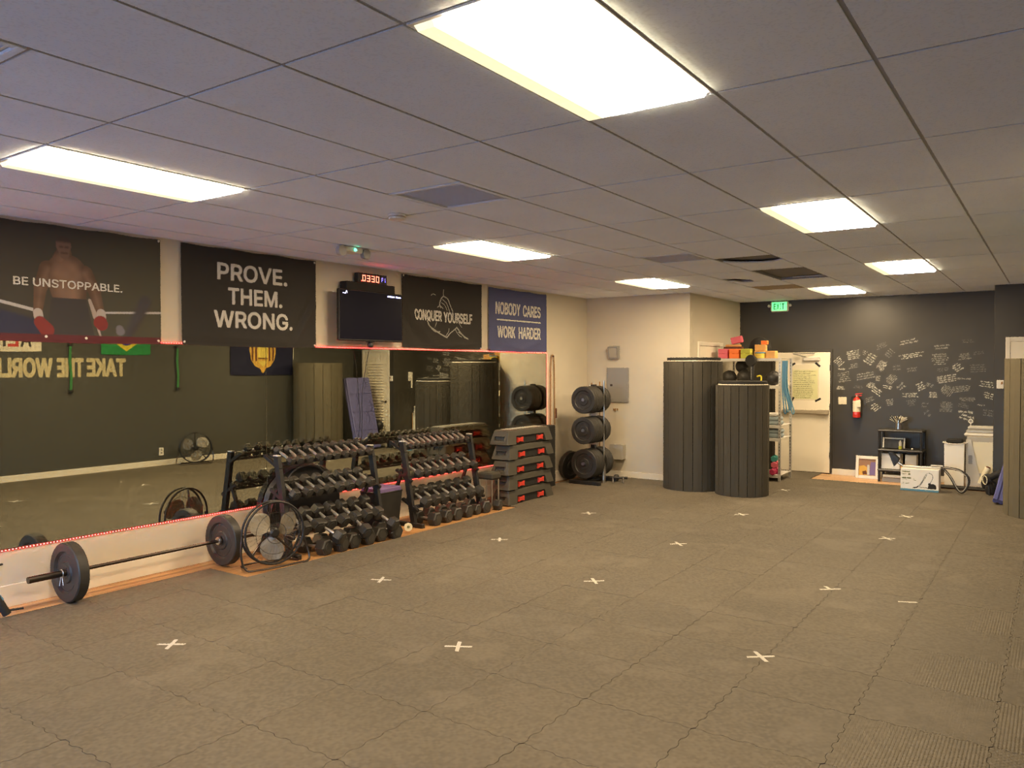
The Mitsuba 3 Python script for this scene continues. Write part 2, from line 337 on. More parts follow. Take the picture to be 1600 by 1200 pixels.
# ---- floor: subfloor, wood planks where the mats stop, interlocking foam mats
fl = structure('floor', box(XL - .1, XR + .1, YB - .1, YF + .1, -.12, -.021, 0.001), 'm_wood', 'gym floor of grey foam mats over wood planks', 'floor')
for x in np.arange(XL, -1.25, .13):
    off = rng.uniform(0, 1.2)
    ys = [-1.5] + [v for v in np.arange(-1.5 + off, 6.5, 1.2)] + [6.5]
    for a, b in zip(ys[:-1], ys[1:]):
        if b - a > .05: add('plank', box(x + .0008, x + .1292, a + .0008, b - .0008, -.0212, ZW, .0012), 'm_wood', fl)
for y in np.arange(10.84, YF - .02, .13):
    off = rng.uniform(.2, 1.2); xs = [.9] + [v for v in np.arange(.9 + off, XC, 1.2)] + [XC]
    for a, b in zip(xs[:-1], xs[1:]):
        if b - a > .05: add('plank', box(a + .0008, b - .0008, y + .0008, min(y + .1292, YF), -.0212, ZW, .0012), 'm_wood_far', fl)
TS = 0.605
def edge_profile(n=10, d=0.014):
    out = []
    for i in range(n):
        s = 1 if i % 2 == 0 else -1; a, b = i / n, (i + 1) / n; w_ = 0.18 / n
        out += [(a + w_, s * d * .5), (b - w_, s * d * .5)]
    return out
prof = edge_profile()
def tile_poly(x0, y0):
    p = [(x0 + TS * a, y0 + d) for a, d in prof] + [(x0 + TS + d, y0 + TS * a) for a, d in prof]
    p += [(x0 + TS * a, y0 + TS + d) for a, d in prof[::-1]] + [(x0 + d, y0 + TS * a) for a, d in prof[::-1]]
    return Polygon(p).buffer(-0.0011, join_style=2)
mat_area = unary_union([sbox(-1.90, YB, XR - .016, 2.2), sbox(-1.385, 2.2, XR - .016, 6.25), sbox(-2.06, 6.25, XR - .016, 9.43),
                        sbox(XJ + .01, 9.43, 1.0, YF - .01), sbox(1.0, 9.43, XC, 10.93), sbox(XC, 9.43, XR - .016, YE - .01)]).buffer(0)
def mat_mesh(g):
    polys = [q for q in getattr(g, 'geoms', [g]) if q.geom_type == 'Polygon' and q.area > 1e-4]
    return cat(*[trimesh.creation.extrude_polygon(q, 0.0115, engine='earcut') for q in polys])
base_poly = tile_poly(0, 0); full = mikit.ply(mat_mesh(base_poly), 'm_mat')
for i in range(-8, 6):
    for j in range(-12, 18):
        x0, y0 = 2.17 + i * TS, 1.69 + j * TS
        q = affinity.translate(base_poly, x0, y0); g = q.intersection(mat_area)
        if g.area < 2e-4: continue
        dz = ZW + 0.0005 + rng.uniform(-.0004, .0004)
        if g.area > q.area - 1e-6: put(full, 'mat', fl, T().translate([x0, y0, dz]))
        else: add('mat', xf(mat_mesh(g), tr(0, 0, dz)), 'm_mat', fl)

# ---- suspended ceiling
A, K = 0.6096, 1.2192
LIGHTS = [(4, 0), (-1, 0), (-1, 3), (-1, 6), (2, 8), (4, 6), (4, 3), (-1, -3)]
ce = structure('ceiling', box(XL - .1, XR + .1, YB - .1, YF + .1, 3.42, 3.5), 'm_plenum', 'suspended ceiling of grey lay-in tiles', 'ceiling')
room = unary_union([sbox(XL, YB, XR, YP), sbox(XJ, YP - .01, XC, YF), sbox(XC - .01, YP - .01, XR, YE)]).buffer(0)
G = 0.0085
def ceil_tile(g, mat='m_ceiling', dz=0.0, tilt=None):
    m = cat(*[trimesh.creation.extrude_polygon(q, 0.014, engine='earcut') for q in getattr(g, 'geoms', [g]) if q.area > 1e-3])
    m.apply_translation([0, 0, H + dz])
    if tilt is not None: m.apply_transform(tilt)
    return add('tile', m, mat, ce)
full_t = mikit.ply(trimesh.creation.extrude_polygon(sbox(G, G, A - G, K - G), 0.014, engine='earcut'), 'm_ceiling')
VENTS = {(1, -1): 0, (1, 1): 1, (1, 4): 1}      # cells whose near (0) or far (1) half holds a grille
for a in range(-4, 8):
    for k in range(-5, 10):
        if (a, k) in LIGHTS or (a, k) == (2, 6): continue
        x0, y0 = a * A, k * K; c = sbox(x0 + G, y0 + G, x0 + A - G, y0 + K - G); g = c.intersection(room.buffer(-.003))
        if g.area < .004: continue
        if (a, k) in VENTS: o = VENTS[a, k] * K / 2; ceil_tile(sbox(x0 + G, y0 + K / 2 - o + G, x0 + A - G, y0 + K - o - G)); continue
        if (a, k) == (2, 5):
            ceil_tile(Polygon([(1.226, 6.36), (1.40, 6.55), (1.56, 6.63), (1.70, 6.62), (1.823, 6.50), (1.823, 7.30), (1.226, 7.30)])); continue
        if (a, k) == (1, 6):
            ceil_tile(g.difference(Polygon([(.64, 7.93), (.72, 8.02), (.80, 8.03), (.92, 8.24), (.90, 8.49), (.72, 8.52), (.69, 8.30), (.62, 8.25)]))); continue
        if (a, k) == (1, 7): ceil_tile(sbox(x0 + G, y0 + G, x0 + A - G, y0 + .62)); ceil_tile(sbox(x0 + G, y0 + .62 + G, x0 + A - G, y0 + K - G), 'm_ceiling_stain'); continue
        if g.area > c.area - 1e-6: put(full_t, 'tile', ce, T().translate([x0, y0, H + rng.uniform(-.0006, .0006)]))
        else: ceil_tile(g)
def clip_seg(p, q):
    s = LineString([p, q]).intersection(room)
    return [] if s.is_empty else [list(e.coords) for e in getattr(s, 'geoms', [s]) if e.length > .02]
for a in range(-3, 8):
    for (p, q) in clip_seg((a * A, YB), (a * A, YF)):
        add('runner', box(a * A - .012, a * A + .012, p[1], q[1], H + .004, H + .034, .001), 'm_tee', ce)
for k in range(-4, 10):
    for a in range(-4, 8):
        for (p, q) in clip_seg((a * A + .012, k * K), ((a + 1) * A - .012, k * K)):
            add('cross_tee', box(p[0], q[0], k * K - .012, k * K + .012, H + .0042, H + .034, .001), 'm_tee', ce)
for (a, k) in VENTS:
    add('cross_tee', box(a * A + .012, (a + 1) * A - .012, k * K + K / 2 - .012, k * K + K / 2 + .012, H + .0042, H + .034, .001), 'm_tee', ce)
structure('trim_1', cat(box(XL, XL + .022, YB, YP, H - .004, H + .02), box(XL, XJ, YP - .022, YP, H - .004, H + .02), box(XJ, XJ + .022, YP, YF, H - .004, H + .02), box(XJ, XC, YF - .022, YF, H - .004, H + .02),
          box(XR - .022, XR, YB, YE, H - .004, H + .02), box(XC, XR, YE - .022, YE, H - .004, H + .02)), 'm_ceiling', 'pale wall angle around the edge of the ceiling', 'ceiling trim')
single('insulation_batt', box(.62, 2.05, 5.95, 8.75, 2.936, 3.02, .008), 'm_insulation', 'grey insulation visible through the open ceiling bays', 'insulation')
single('conduit', tube([(1.40, 8.44, 2.922), (1.55, 8.455, 2.924), (1.80, 8.46, 2.925)], .010, 10), 'm_galv', 'bright galvanised pipe along the edge of the open ceiling bay', 'pipe', smooth=40)

# ceiling lights
LL = ['large fluorescent ceiling light nearest the camera, cut by the top edge', 'fluorescent ceiling light above the boxer banner at the far left', 'fluorescent ceiling light between the TV and the blue banner',
      'smallest ceiling light in front of the beige far wall', 'ceiling light nearest the green exit sign', 'smaller ceiling light at the right, in front of the chalk wall', 'ceiling light in the middle of the right row',
      'ceiling light behind the camera on the left']
DROP = .022
def quads(qs):
    V = np.array([p for q in qs for p in q]); F = [f for i in range(len(qs)) for f in ((4 * i, 4 * i + 1, 4 * i + 2), (4 * i, 4 * i + 2, 4 * i + 3))]
    return trimesh.Trimesh(V, F, process=False)
for (a, k), l in zip(LIGHTS, LL):
    x0, y0 = a * A, k * K; f = thing('ceiling_light', l, 'ceiling light', 'fluorescent ceiling lights')
    o = .0065; s = .024
    fr = cat(box(x0 + o, x0 + s, y0 + o, y0 + K - o, H - .003, H + .03, .001), box(x0 + A - s, x0 + A - o, y0 + o, y0 + K - o, H - .003, H + .03, .001),
             box(x0 + s, x0 + A - s, y0 + o, y0 + s, H - .003, H + .03, .001), box(x0 + s, x0 + A - s, y0 + K - s, y0 + K - o, H - .003, H + .03, .001))
    add('frame', fr, 'm_white', f)
    add('housing', box(x0 + .01, x0 + A - .01, y0 + .01, y0 + K - .01, H + .031, H + .10), 'm_lightgrey', f)
    xa, xb, xc, xd, ya, yb = x0 + .024, x0 + .105, x0 + .150, x0 + A - .024, y0 + .024, y0 + K - .024     # a slightly dropped lens, dimmer along its left edge, away from the tubes
    zl, g = H - DROP, .010
    bright = quads([[(xc, ya + g, zl), (xc, yb - g, zl), (xd - g, yb - g, zl), (xd - g, ya + g, zl)], [(xd, ya, H), (xd - g, ya + g, zl), (xd - g, yb - g, zl), (xd, yb, H)],
                    [(xc, ya, H), (xc, ya + g, zl), (xd - g, ya + g, zl), (xd, ya, H)], [(xc, yb, H), (xd, yb, H), (xd - g, yb - g, zl), (xc, yb - g, zl)]])
    put(emitter(bright, LAMP, 1.0), 'lens', f)
    put(emitter(quads([[(xb, ya + g, zl), (xb, yb - g, zl), (xc, yb - g, zl), (xc, ya + g, zl)], [(xb, ya, H), (xb, ya + g, zl), (xc, ya + g, zl), (xc, ya, H)], [(xb, yb, H), (xc, yb, H), (xc, yb - g, zl), (xb, yb - g, zl)]]), LAMP * .06, .05), 'lens_edge', f, label='dimmer yellow band of the lens')
    put(emitter(quads([[(xa + g, ya + g, zl), (xa + g, yb - g, zl), (xb, yb - g, zl), (xb, ya + g, zl)], [(xa, ya, H), (xa + g, ya + g, zl), (xb, ya + g, zl), (xb, ya, H)], [(xa, yb, H), (xb, yb, H), (xb, yb - g, zl), (xa + g, yb - g, zl)],
                       [(xa, yb, H), (xa + g, yb - g, zl), (xa + g, ya + g, zl), (xa, ya, H)]]), LAMP * [.022, .024, .022], .05), 'lens_edge', f, label='dimmer yellow band of the lens')
# grilles
for (a, k), l in zip(VENTS, ('square ceiling grille at the left edge above the camera', 'square ceiling grille beside the smoke detector', 'square ceiling grille beside the open ceiling bay')):
    x0, y0 = a * A, k * K + VENTS[a, k] * K / 2; v = thing('air_vent', l, 'air vent', 'ceiling air grilles'); S = A
    for q in (box(x0 + .007, x0 + S - .007, y0 + .007, y0 + .04, H - .004, H + .01), box(x0 + .007, x0 + S - .007, y0 + S - .04, y0 + S - .007, H - .004, H + .01),
              box(x0 + .007, x0 + .04, y0 + .04, y0 + S - .04, H - .004, H + .01), box(x0 + S - .04, x0 + S - .007, y0 + .04, y0 + S - .04, H - .004, H + .01)): add('frame', q, 'm_ceiling', v)
    for i in range(17):
        yy = y0 + .053 + i * .0315
        add('louvre', xf(box(-.26, .26, -.0115, .0115, -.001, .001, .0004), tr(x0 + S / 2, yy, H + .006) @ rot(RX, 22)), 'm_vent', v)
    add('backing', box(x0 + .03, x0 + S - .03, y0 + .03, y0 + S - .03, H + .013, H + .02), 'm_vent', v)
sd = thing('smoke_detector', 'round white smoke detector on the ceiling above the black slogan banner', 'smoke detector')
add('base', xf(disc(.07, .016, .004, 28), tr(.19, 2.37, H - .010)), 'm_white', sd, smooth=35)
add('cap', xf(lathe([(.05, 0), (.062, .006), (.062, .02), (.05, .026)], 28), tr(.19, 2.37, H - .044)), 'm_white', sd, smooth=35)
el = thing('emergency_light', 'ceiling emergency light with two lamp heads and a green indicator', 'emergency light')
add('body', box(-1.33, -1.20, 3.17, 3.39, H - .055, H - .003, .008), 'm_white', el)
for dy in (-.155, .155):
    h_ = add('lamp_head', xf(lathe([(.03, -.035), (.045, -.02), (.05, .025), (.046, .03)], 20, 'x'), tr(-1.22, 3.28 + dy, H - .055)), 'm_grey' if dy > 0 else 'm_lightgrey', el, smooth=40)
    put(mikit.ply(xf(tube([(0, 0, 0), (0, -dy * .3, .025)], .012), tr(-1.25, 3.28 + dy, H - .045)), 'm_white'), 'bracket', h_)
put(emitter(xf(disc(.012, .006, .001, 12, 'x'), tr(-1.196, 3.29, H - .03)), (.3, 14, 7), .02), 'indicator', el, label='green indicator light')
# ================================================================== LEFT WALL: mirrors, LED strips, banners, TV
PANES = [(-2.21, .41, 'left mirror panel at the edge of the photo, behind the camera side'), (.41, 3.03, 'mirror panel behind the barbell'), (3.03, 5.65, 'mirror panel behind the dumbbell racks'), (5.65, 8.18, 'mirror panel behind the stacked step platforms')]
for (a, b, l) in PANES:
    single('wall_mirror', box(XL + .002, XL + .008, a + .0015, b - .0015, .425, 1.975, .001), 'm_mirror', l, 'mirror', 'frameless mirror panels on the left wall')
def led_strip(kind, path0, path1, label):
    k = thing('led_strip', label, 'light strip', 'red LED strips around the mirrors')
    a, b = np.array(path0), np.array(path1); L = np.linalg.norm(b - a); d = (b - a) / L; horiz = abs(d[1]) > .5
    x = XL + .002
    if horiz: add('tape', box(x, x + .008, a[1], b[1], a[2] - .005, a[2] + .005, .001), 'm_black_matte', k)
    else: add('tape', box(x, x + .008, a[1] - .005, a[1] + .005, a[2], b[2], .001), 'm_black_matte', k)
    ms = []
    for s_ in np.arange(.012, L, .0245):
        c = a + d * s_
        if horiz: ms.append(box(x + .008, x + .0125, c[1] - .0055, c[1] + .0055, c[2] - .004, c[2] + .004, .0008))
        else: ms.append(box(x + .008, x + .0125, c[1] - .004, c[1] + .004, c[2] - .0055, c[2] + .0055, .0008))
    put(emitter(cat(*ms), LED, .25), 'led', k, kind='stuff', label='row of glowing red LEDs')
LED = np.array([50.0, 0.42, 0.34])
led_strip(0, (XL, -2.2, 1.985), (XL, 8.18, 1.985), 'red LED strip along the top edge of the mirrors, under the banners')
led_strip(0, (XL, -2.2, .415), (XL, 8.18, .415), 'red LED strip along the bottom edge of the mirrors, above the baseboard')
LED = np.array([12.0, .5, .4])
led_strip(1, (XL, 8.19, .43), (XL, 8.19, 1.97), 'red LED strip up the right edge of the last mirror')

class Cloth:
    """A hanging banner on a wall: a thin cloth shell with folds, printed flat pieces lying on it."""
    def __init__(s, name, M, u0, u1, v0, v1, mat, label, cat_, folds=(), sag=.006, off=.012, seed=0, edge=None):
        s.M, s.folds, s.r, s.sag, s.off, s.seed = M, folds, (u0, u1, v0, v1), sag, off, seed
        s.key = thing(name, label, cat_)
        nu, nv = 48, 30; U, V = np.meshgrid(np.linspace(u0, u1, nu), np.linspace(v0, v1, nv)); U, V = U.ravel(), V.ravel()
        t_ = (U - u0) / (u1 - u0); e = (V - v0) / (v1 - v0)
        Vs = V - (1 - e) * .010 * np.sin(np.pi * t_) * (1 if edge is None else edge) - e * .008 * np.sin(np.pi * t_ * 3) ** 2
        n = s.h(U, V); F = []
        for j in range(nv - 1):
            for i in range(nu - 1):
                q = j * nu + i; F += [(q, q + 1, q + nu + 1), (q, q + nu + 1, q + nu)]
        F = np.array(F); N = nu * nv
        bd = [i for i in range(nu)] + [j * nu + nu - 1 for j in range(1, nv)] + [(nv - 1) * nu + i for i in range(nu - 2, -1, -1)] + [j * nu for j in range(nv - 2, 0, -1)]
        S = []
        for i in range(len(bd)):
            a, b = bd[i], bd[(i + 1) % len(bd)]; S += [(a, a + N, b + N), (a, b + N, b)]
        me = trimesh.Trimesh(np.vstack([np.c_[U, Vs, n], np.c_[U, Vs, n - .0015]]), np.vstack([F, F[:, ::-1] + N, np.array(S)]), process=False)
        add('cloth', xf(me, M), mat, s.key, smooth=35)
    def h(s, u, v):
        u0, u1, v0, v1 = s.r; t_ = np.clip((u - u0) / (u1 - u0), 0, 1); e = np.clip((v - v0) / (v1 - v0), 0, 1)
        n = s.off + s.sag * (1 + np.sin(t_ * 9 + s.seed) * (1 - e)) + .004 * meshkit.noise(np.c_[u * 5, v * 5, 0 * u + s.seed])
        for (a, b, c, d, amp, wd) in s.folds:      # ridges along segments, in metres of u and v
            dx, dy = c - a, d - b; L = dx * dx + dy * dy; tt = np.clip(((u - a) * dx + (v - b) * dy) / L, 0, 1)
            di = np.hypot(u - a - tt * dx, v - b - tt * dy); n = n + amp * np.exp(-(di / wd) ** 2) * (0.4 + 0.6 * np.sin(np.pi * np.clip(tt, .05, .95)))
        return np.maximum(n, .003)
    def lay(s, part, mesh, mat, lift=.0012, label=None, e=.06):
        m = subdiv(mesh, e); m.vertices[:, 2] += s.h(m.vertices[:, 0], m.vertices[:, 1]) + lift
        return add(part, xf(m, s.M), mat, s.key, label=label)
    def pins(s, pts, mat='m_white'):
        for (u, v) in pts:
            m = disc(.011, .006, .0015, 14); m.apply_translation([u, v, float(s.h(np.array([u]), np.array([v]))[0]) + .004])
            add('grommet', xf(m, s.M), mat, s.key)
ML = on_left(XL)
b = Cloth('slogan_banner', ML, .58, 1.925, 1.974, 2.875, 'm_print_boxer', 'black banner printed with a boxer and the words BE UNSTOPPABLE.', 'banner', folds=[(1.55, 1.99, 1.85, 2.35, .012, .05), (.95, 1.99, 1.5, 2.01, .010, .03)], seed=1)
b.lay('lettering', text_rect('BE UNSTOPPABLE.', .752, 2.39, .83, .064), 'm_letter')
b.pins([(.98, 2.01), (1.90, 2.0), (1.91, 2.86), (1.28, 2.005)])
b = Cloth('slogan_banner', ML, 2.12, 3.66, 1.976, 2.88, 'm_cloth_black', 'black banner with the words PROVE. THEM. WRONG.', 'banner', folds=[(3.30, 2.02, 3.62, 2.5, -.014, .035), (3.36, 2.02, 3.66, 2.42, .012, .03), (2.2, 2.06, 3.5, 2.03, .012, .03)], seed=2)
b.lay('lettering', text_rect('PROVE.', 2.485, 2.585, .80, .160, fat=.0018), 'm_letter')
b.lay('lettering', text_rect('THEM.', 2.60, 2.362, .62, .157, fat=.0018), 'm_letter')
b.lay('lettering', text_rect('WRONG.', 2.45, 2.142, .90, .160, fat=.0018), 'm_letter')
b.pins([(2.14, 2.0), (3.64, 2.0), (3.64, 2.86)])
b = Cloth('slogan_banner', ML, 4.98, 6.54, 2.01, 2.875, 'm_cloth_black', 'black banner with CONQUER YOURSELF over a pale sketch of a warrior', 'banner', folds=[(5.02, 2.5, 5.6, 2.04, .020, .05), (5.02, 2.35, 5.4, 2.03, -.016, .04), (5.5, 2.05, 6.4, 2.07, .014, .035), (5.0, 2.62, 5.2, 2.2, .012, .04)], seed=3)
SK = []
def sk(pts, w, n=5): SK.append(stroke(smooth_path(np.array(pts), n), w))
sk([(5.74, 2.745), (5.73, 2.70), (5.745, 2.66)], .012); sk([(5.74, 2.67), (5.69, 2.63), (5.66, 2.56), (5.68, 2.52)], .018)
sk([(5.75, 2.66), (5.82, 2.63), (5.87, 2.55), (5.92, 2.48)], .016); sk([(5.72, 2.62), (5.79, 2.58), (5.84, 2.50), (5.86, 2.46)], .012); sk([(5.70, 2.58), (5.76, 2.55), (5.80, 2.49)], .010)
sk([(5.62, 2.52), (5.67, 2.54), (5.72, 2.51)], .012); sk([(5.43, 2.34), (5.47, 2.28), (5.55, 2.24), (5.64, 2.20), (5.72, 2.17), (5.80, 2.145)], .018)
sk([(5.48, 2.27), (5.57, 2.215), (5.66, 2.215)], .014); sk([(5.80, 2.15), (5.86, 2.20), (5.93, 2.24), (6.0, 2.28)], .016); sk([(5.78, 2.17), (5.83, 2.22), (5.84, 2.26)], .010)
sk([(6.0, 2.28), (6.07, 2.22), (6.15, 2.17), (6.24, 2.14)], .020); sk([(6.03, 2.22), (6.12, 2.19), (6.17, 2.15)], .014); sk([(5.96, 2.26), (6.03, 2.19), (6.10, 2.16)], .010)
sk([(5.60, 2.33), (5.57, 2.27)], .010); sk([(6.05, 2.33), (6.10, 2.29)], .010); sk([(5.50, 2.66), (5.53, 2.68), (5.58, 2.67)], .010)
b.lay('sketch', flat(unary_union(SK)), 'm_chalk1', label='pale sketch of a crouching warrior')
b.lay('lettering', text_rect('CONQUER', 5.19, 2.335, .505, .140, fat=.0028), 'm_letter')
b.lay('lettering', text_rect('YOURSELF', 5.735, 2.335, .595, .132, fat=.0028), 'm_letter')
b.pins([(5.0, 2.86), (6.52, 2.02)])
b = Cloth('slogan_banner', ML, 6.70, 8.17, 1.995, 2.865, 'm_cloth_blue', 'blue banner with NOBODY CARES WORK HARDER', 'banner', folds=[(7.05, 2.12, 7.5, 2.02, .016, .04), (7.5, 2.02, 7.98, 2.16, .016, .04)], seed=4)
b.lay('lettering', text_rect('NOBODY', 6.86, 2.505, .60, .170, fat=.0028), 'm_letter'); b.lay('lettering', text_rect('CARES', 7.53, 2.50, .47, .165, fat=.0028), 'm_letter')
b.lay('lettering', text_rect('WORK', 6.905, 2.18, .42, .165, fat=.0028), 'm_letter'); b.lay('lettering', text_rect('HARDER', 7.42, 2.178, .58, .168, fat=.0028), 'm_letter')
b.lay('printed_line', flat(sbox(6.89, 2.42, 8.01, 2.44)), 'm_letter')
b.pins([(8.15, 2.01), (6.72, 2.01)], 'm_brown')

# TV, shelf, clock, webcam
tv = thing('television', 'wall-mounted flat television with a dark blue screen, between two black banners', 'television')
add('body', box(-2.055, -2.012, 3.835, 4.81, 2.055, 2.605, .008), 'm_black', tv)
add('back_cover', box(-2.085, -2.05, 4.0, 4.65, 2.12, 2.45, .012), 'm_black_matte', tv)
add('screen', box(-2.0125, -2.010, 3.847, 4.798, 2.073, 2.594, .0005), 'm_screen', tv)
add('wall_bracket', cat(box(XL + .001, -2.17, 4.15, 4.5, 2.2, 2.45), box(-2.17, -2.086, 4.28, 4.37, 2.27, 2.38)), 'm_darksteel', tv)
tx = [sbox(4.565 + .022 * i, 2.558, 4.565 + .022 * i + (.016 if i not in (5,) else .004), 2.576) for i in range(10)]
put(emitter(xf(flat(unary_union(tx), .0008), on_left(-2.0102)), (2.4, 2.6, 7.5), .03), 'caption', tv, label='tiny pale blue line of text')
put(emitter(xf(flat(unary_union([sbox(3.885, 2.556, 3.935, 2.564), stroke([(3.925, 2.564), (3.94, 2.585), (3.95, 2.566)], .009)]), .0008), on_left(-2.0102)), (2.4, 2.4, 4.5), .03), 'logo', tv, label='tiny white mark on the screen')
sh = single('soundbar', box(-2.17, -2.06, 3.99, 4.74, 2.607, 2.700, .006), 'm_black_matte', 'black box shelf across the top of the television', 'soundbar')
ck = thing('digital_clock', 'red digital wall clock reading 03:30 above the television', 'clock')
add('case', box(-2.165, -2.105, 4.20, 4.655, 2.702, 2.815, .006), 'm_black', ck)
SEG = {'0': 'abcdef', '3': 'abcdg', 'F': 'aefg', '1': 'bc'}
def digit(ch, u, v, w_, h_, t_):
    o = t_ * .15; q = {'a': sbox(u + o, v + h_ - t_, u + w_ - o, v + h_), 'd': sbox(u + o, v, u + w_ - o, v + t_), 'g': sbox(u + o, v + h_ / 2 - t_ / 2, u + w_ - o, v + h_ / 2 + t_ / 2),
         'f': sbox(u, v + h_ / 2, u + t_, v + h_ - o), 'e': sbox(u, v + o, u + t_, v + h_ / 2), 'b': sbox(u + w_ - t_, v + h_ / 2, u + w_, v + h_ - o), 'c': sbox(u + w_ - t_, v + o, u + w_, v + h_ / 2)}
    return unary_union([q[s_] for s_ in SEG[ch]])
for ch, u in zip('0330', (4.265, 4.335, 4.405, 4.475)):
    put(emitter(xf(flat(digit(ch, u, 2.722, .052, .072, .0125), .001), on_left(-2.1048)), (13, .45, .25), .05), 'red_digit', ck)
put(emitter(xf(flat(Point(4.253, 2.726).buffer(.006), .001), on_left(-2.1048)), (13, .45, .25), .02), 'red_dot', ck)
for ch, u in zip('F1', (4.565, 4.60)):
    put(emitter(xf(flat(digit(ch, u, 2.735, .026, .05, .0075), .001), on_left(-2.1048)), (.5, .35, 14), .03), 'blue_digit', ck)
wc = thing('webcam', 'small black camera hanging under the television with its cable running down the mirror', 'camera')
add('body', xf(lathe([(.012, -.03), (.03, -.02), (.036, .0), (.03, .022), (.012, .032)], 18), tr(-2.03, 4.31, 2.015)), 'm_black', wc, smooth=40)
add('clip', box(-2.06, -2.0, 4.275, 4.345, 2.044, 2.053), 'm_black_matte', wc)
add('cable', tube(smooth_path([(-2.05, 4.315, 1.985), (-2.10, 4.315, 1.8), (-2.15, 4.30, 1.5), (-2.165, 4.31, 1.2), (-2.15, 4.28, .9)], 5), .0035, 6), 'm_black', wc, smooth=True)

# ================================================================== RIGHT WALL, seen in the mirrors
MR = on_right(XR)      # u runs towards -y
wl = lambda y: -y
for s_, ya, yb in (('TAKE', 5.455, 4.80), ('THE', 4.735, 4.325), ('WORLD', 4.24, 3.34)):
    add('lettering', xf(text_rect(s_, -ya, 1.625, ya - yb, .295, .004, True, .0, .011), MR), 'm_goldletter', wr, label='gold painted words TAKE THE WORLD')
fg = Cloth('flag', MR, -4.08, -2.9, 2.03, 2.75, 'm_cream', 'white flag with black and red letters on the right wall', 'flag', sag=.004, seed=6)
fg.lay('lettering', text_rect('A', -3.93, 2.10, .16, .26), 'm_black'); fg.lay('lettering', text_rect('E', -3.74, 2.10, .15, .26), 'm_red'); fg.lay('lettering', text_rect('K', -3.56, 2.10, .16, .26), 'm_black')
fg = Cloth('flag', MR, -5.91, -5.03, 2.0, 2.60, 'm_flaggreen', 'green flag with a yellow rhombus on the right wall', 'flag', sag=.004, seed=7)
fg.lay('rhombus', flat(Polygon([(-5.47, 2.05), (-5.12, 2.30), (-5.47, 2.55), (-5.82, 2.30)])), 'm_flagyellow'); fg.lay('disc', flat(Point(-5.47, 2.30).buffer(.145)), 'm_flagblue', .003)
fg = Cloth('flag', MR, -9.07, -7.56, 1.62, 2.60, 'm_cloth_navy', 'navy flag with a gold crest beside the pale mat roll', 'flag', folds=[(-8.9, 1.68, -8.6, 2.1, .016, .04), (-7.75, 1.68, -8.05, 2.1, .016, .04)], seed=8)
cx = -8.32
fg.lay('crest', flat(Polygon([(cx - .31, 2.46), (cx - .325, 2.10), (cx - .29, 1.92), (cx - .20, 1.80), (cx - .07, 1.745), (cx - .03, 1.67), (cx, 1.65), (cx + .03, 1.67), (cx + .07, 1.745), (cx + .20, 1.80), (cx + .29, 1.92), (cx + .325, 2.10), (cx + .31, 2.46)])), 'm_gold')
for u in (-.255, -.165, .165, .255): fg.lay('crest_column', flat(sbox(cx + u - .018, 1.90, cx + u + .018, 2.42)), 'm_brown', .0026)
fg.lay('crest_field', flat(sbox(cx - .125, 1.95, cx + .125, 2.42)), 'm_gold_light', .0026); fg.lay('crest_bar', flat(sbox(cx - .12, 1.945, cx + .12, 1.965)), 'm_brown', .0034)
fg.lay('crest_base', flat(Polygon([(cx - .13, 1.90), (cx + .13, 1.90), (cx, 1.78)])), 'm_gold_light', .0026)
single('cord', tube(smooth_path([(XR - .015, 9.10, 2.5), (XR - .02, 9.105, 2.2), (XR - .018, 9.095, 1.93)], 5), .007, 6), 'm_white', 'white cord hanging beside the navy flag', 'cord', smooth=True)
for y, l in ((4.52, 'green exercise band hanging in front of the gold lettering'), (6.43, 'green exercise band hanging between the green flag and the navy flag')):
    g_ = thing('exercise_band', l, 'exercise band', 'green bands on the right wall')
    add('band', xf(flat(LineString([(0, 0), (.012, -.25), (-.006, -.52), (.004, -.74)]).buffer(.020, cap_style=2), .006), MR @ tr(-y, 2.14, .03)), 'm_green', g_)
    for z in (2.15, 1.38): add('wall_anchor', cat(box(XR - .05, XR - .001, y - .02, y + .02, z - .025, z + .025), box(XR - .06, XR - .045, y - .04, y + .03, z - .012, z + .02)), 'm_black', g_)
ou = thing('wall_outlet', 'white power outlet low on the right wall, seen in the mirror', 'outlet')
add('plate', box(XR - .007, XR - .0005, 6.06, 6.15, .18, .32, .002), 'm_white', ou)
for z in (.215, .265): add('socket', box(XR - .010, XR - .006, 6.09, 6.12, z, z + .028, .002), 'm_grey', ou)
th = thing('wall_holder', 'white wall-mounted paper holder on the dark return wall, seen in the mirror', 'holder')
add('plate', box(XC - .012, XC - .001, 11.30, 11.44, 1.46, 1.66, .002), 'm_white', th); add('tail', box(XC - .012, XC - .001, 11.39, 11.44, 1.30, 1.46, .002), 'm_white', th)
for y in (11.34, 11.40): add('screw', xf(disc(.008, .004, .001, 10, 'x'), tr(XC - .014, y, 1.60)), 'm_grey', th)

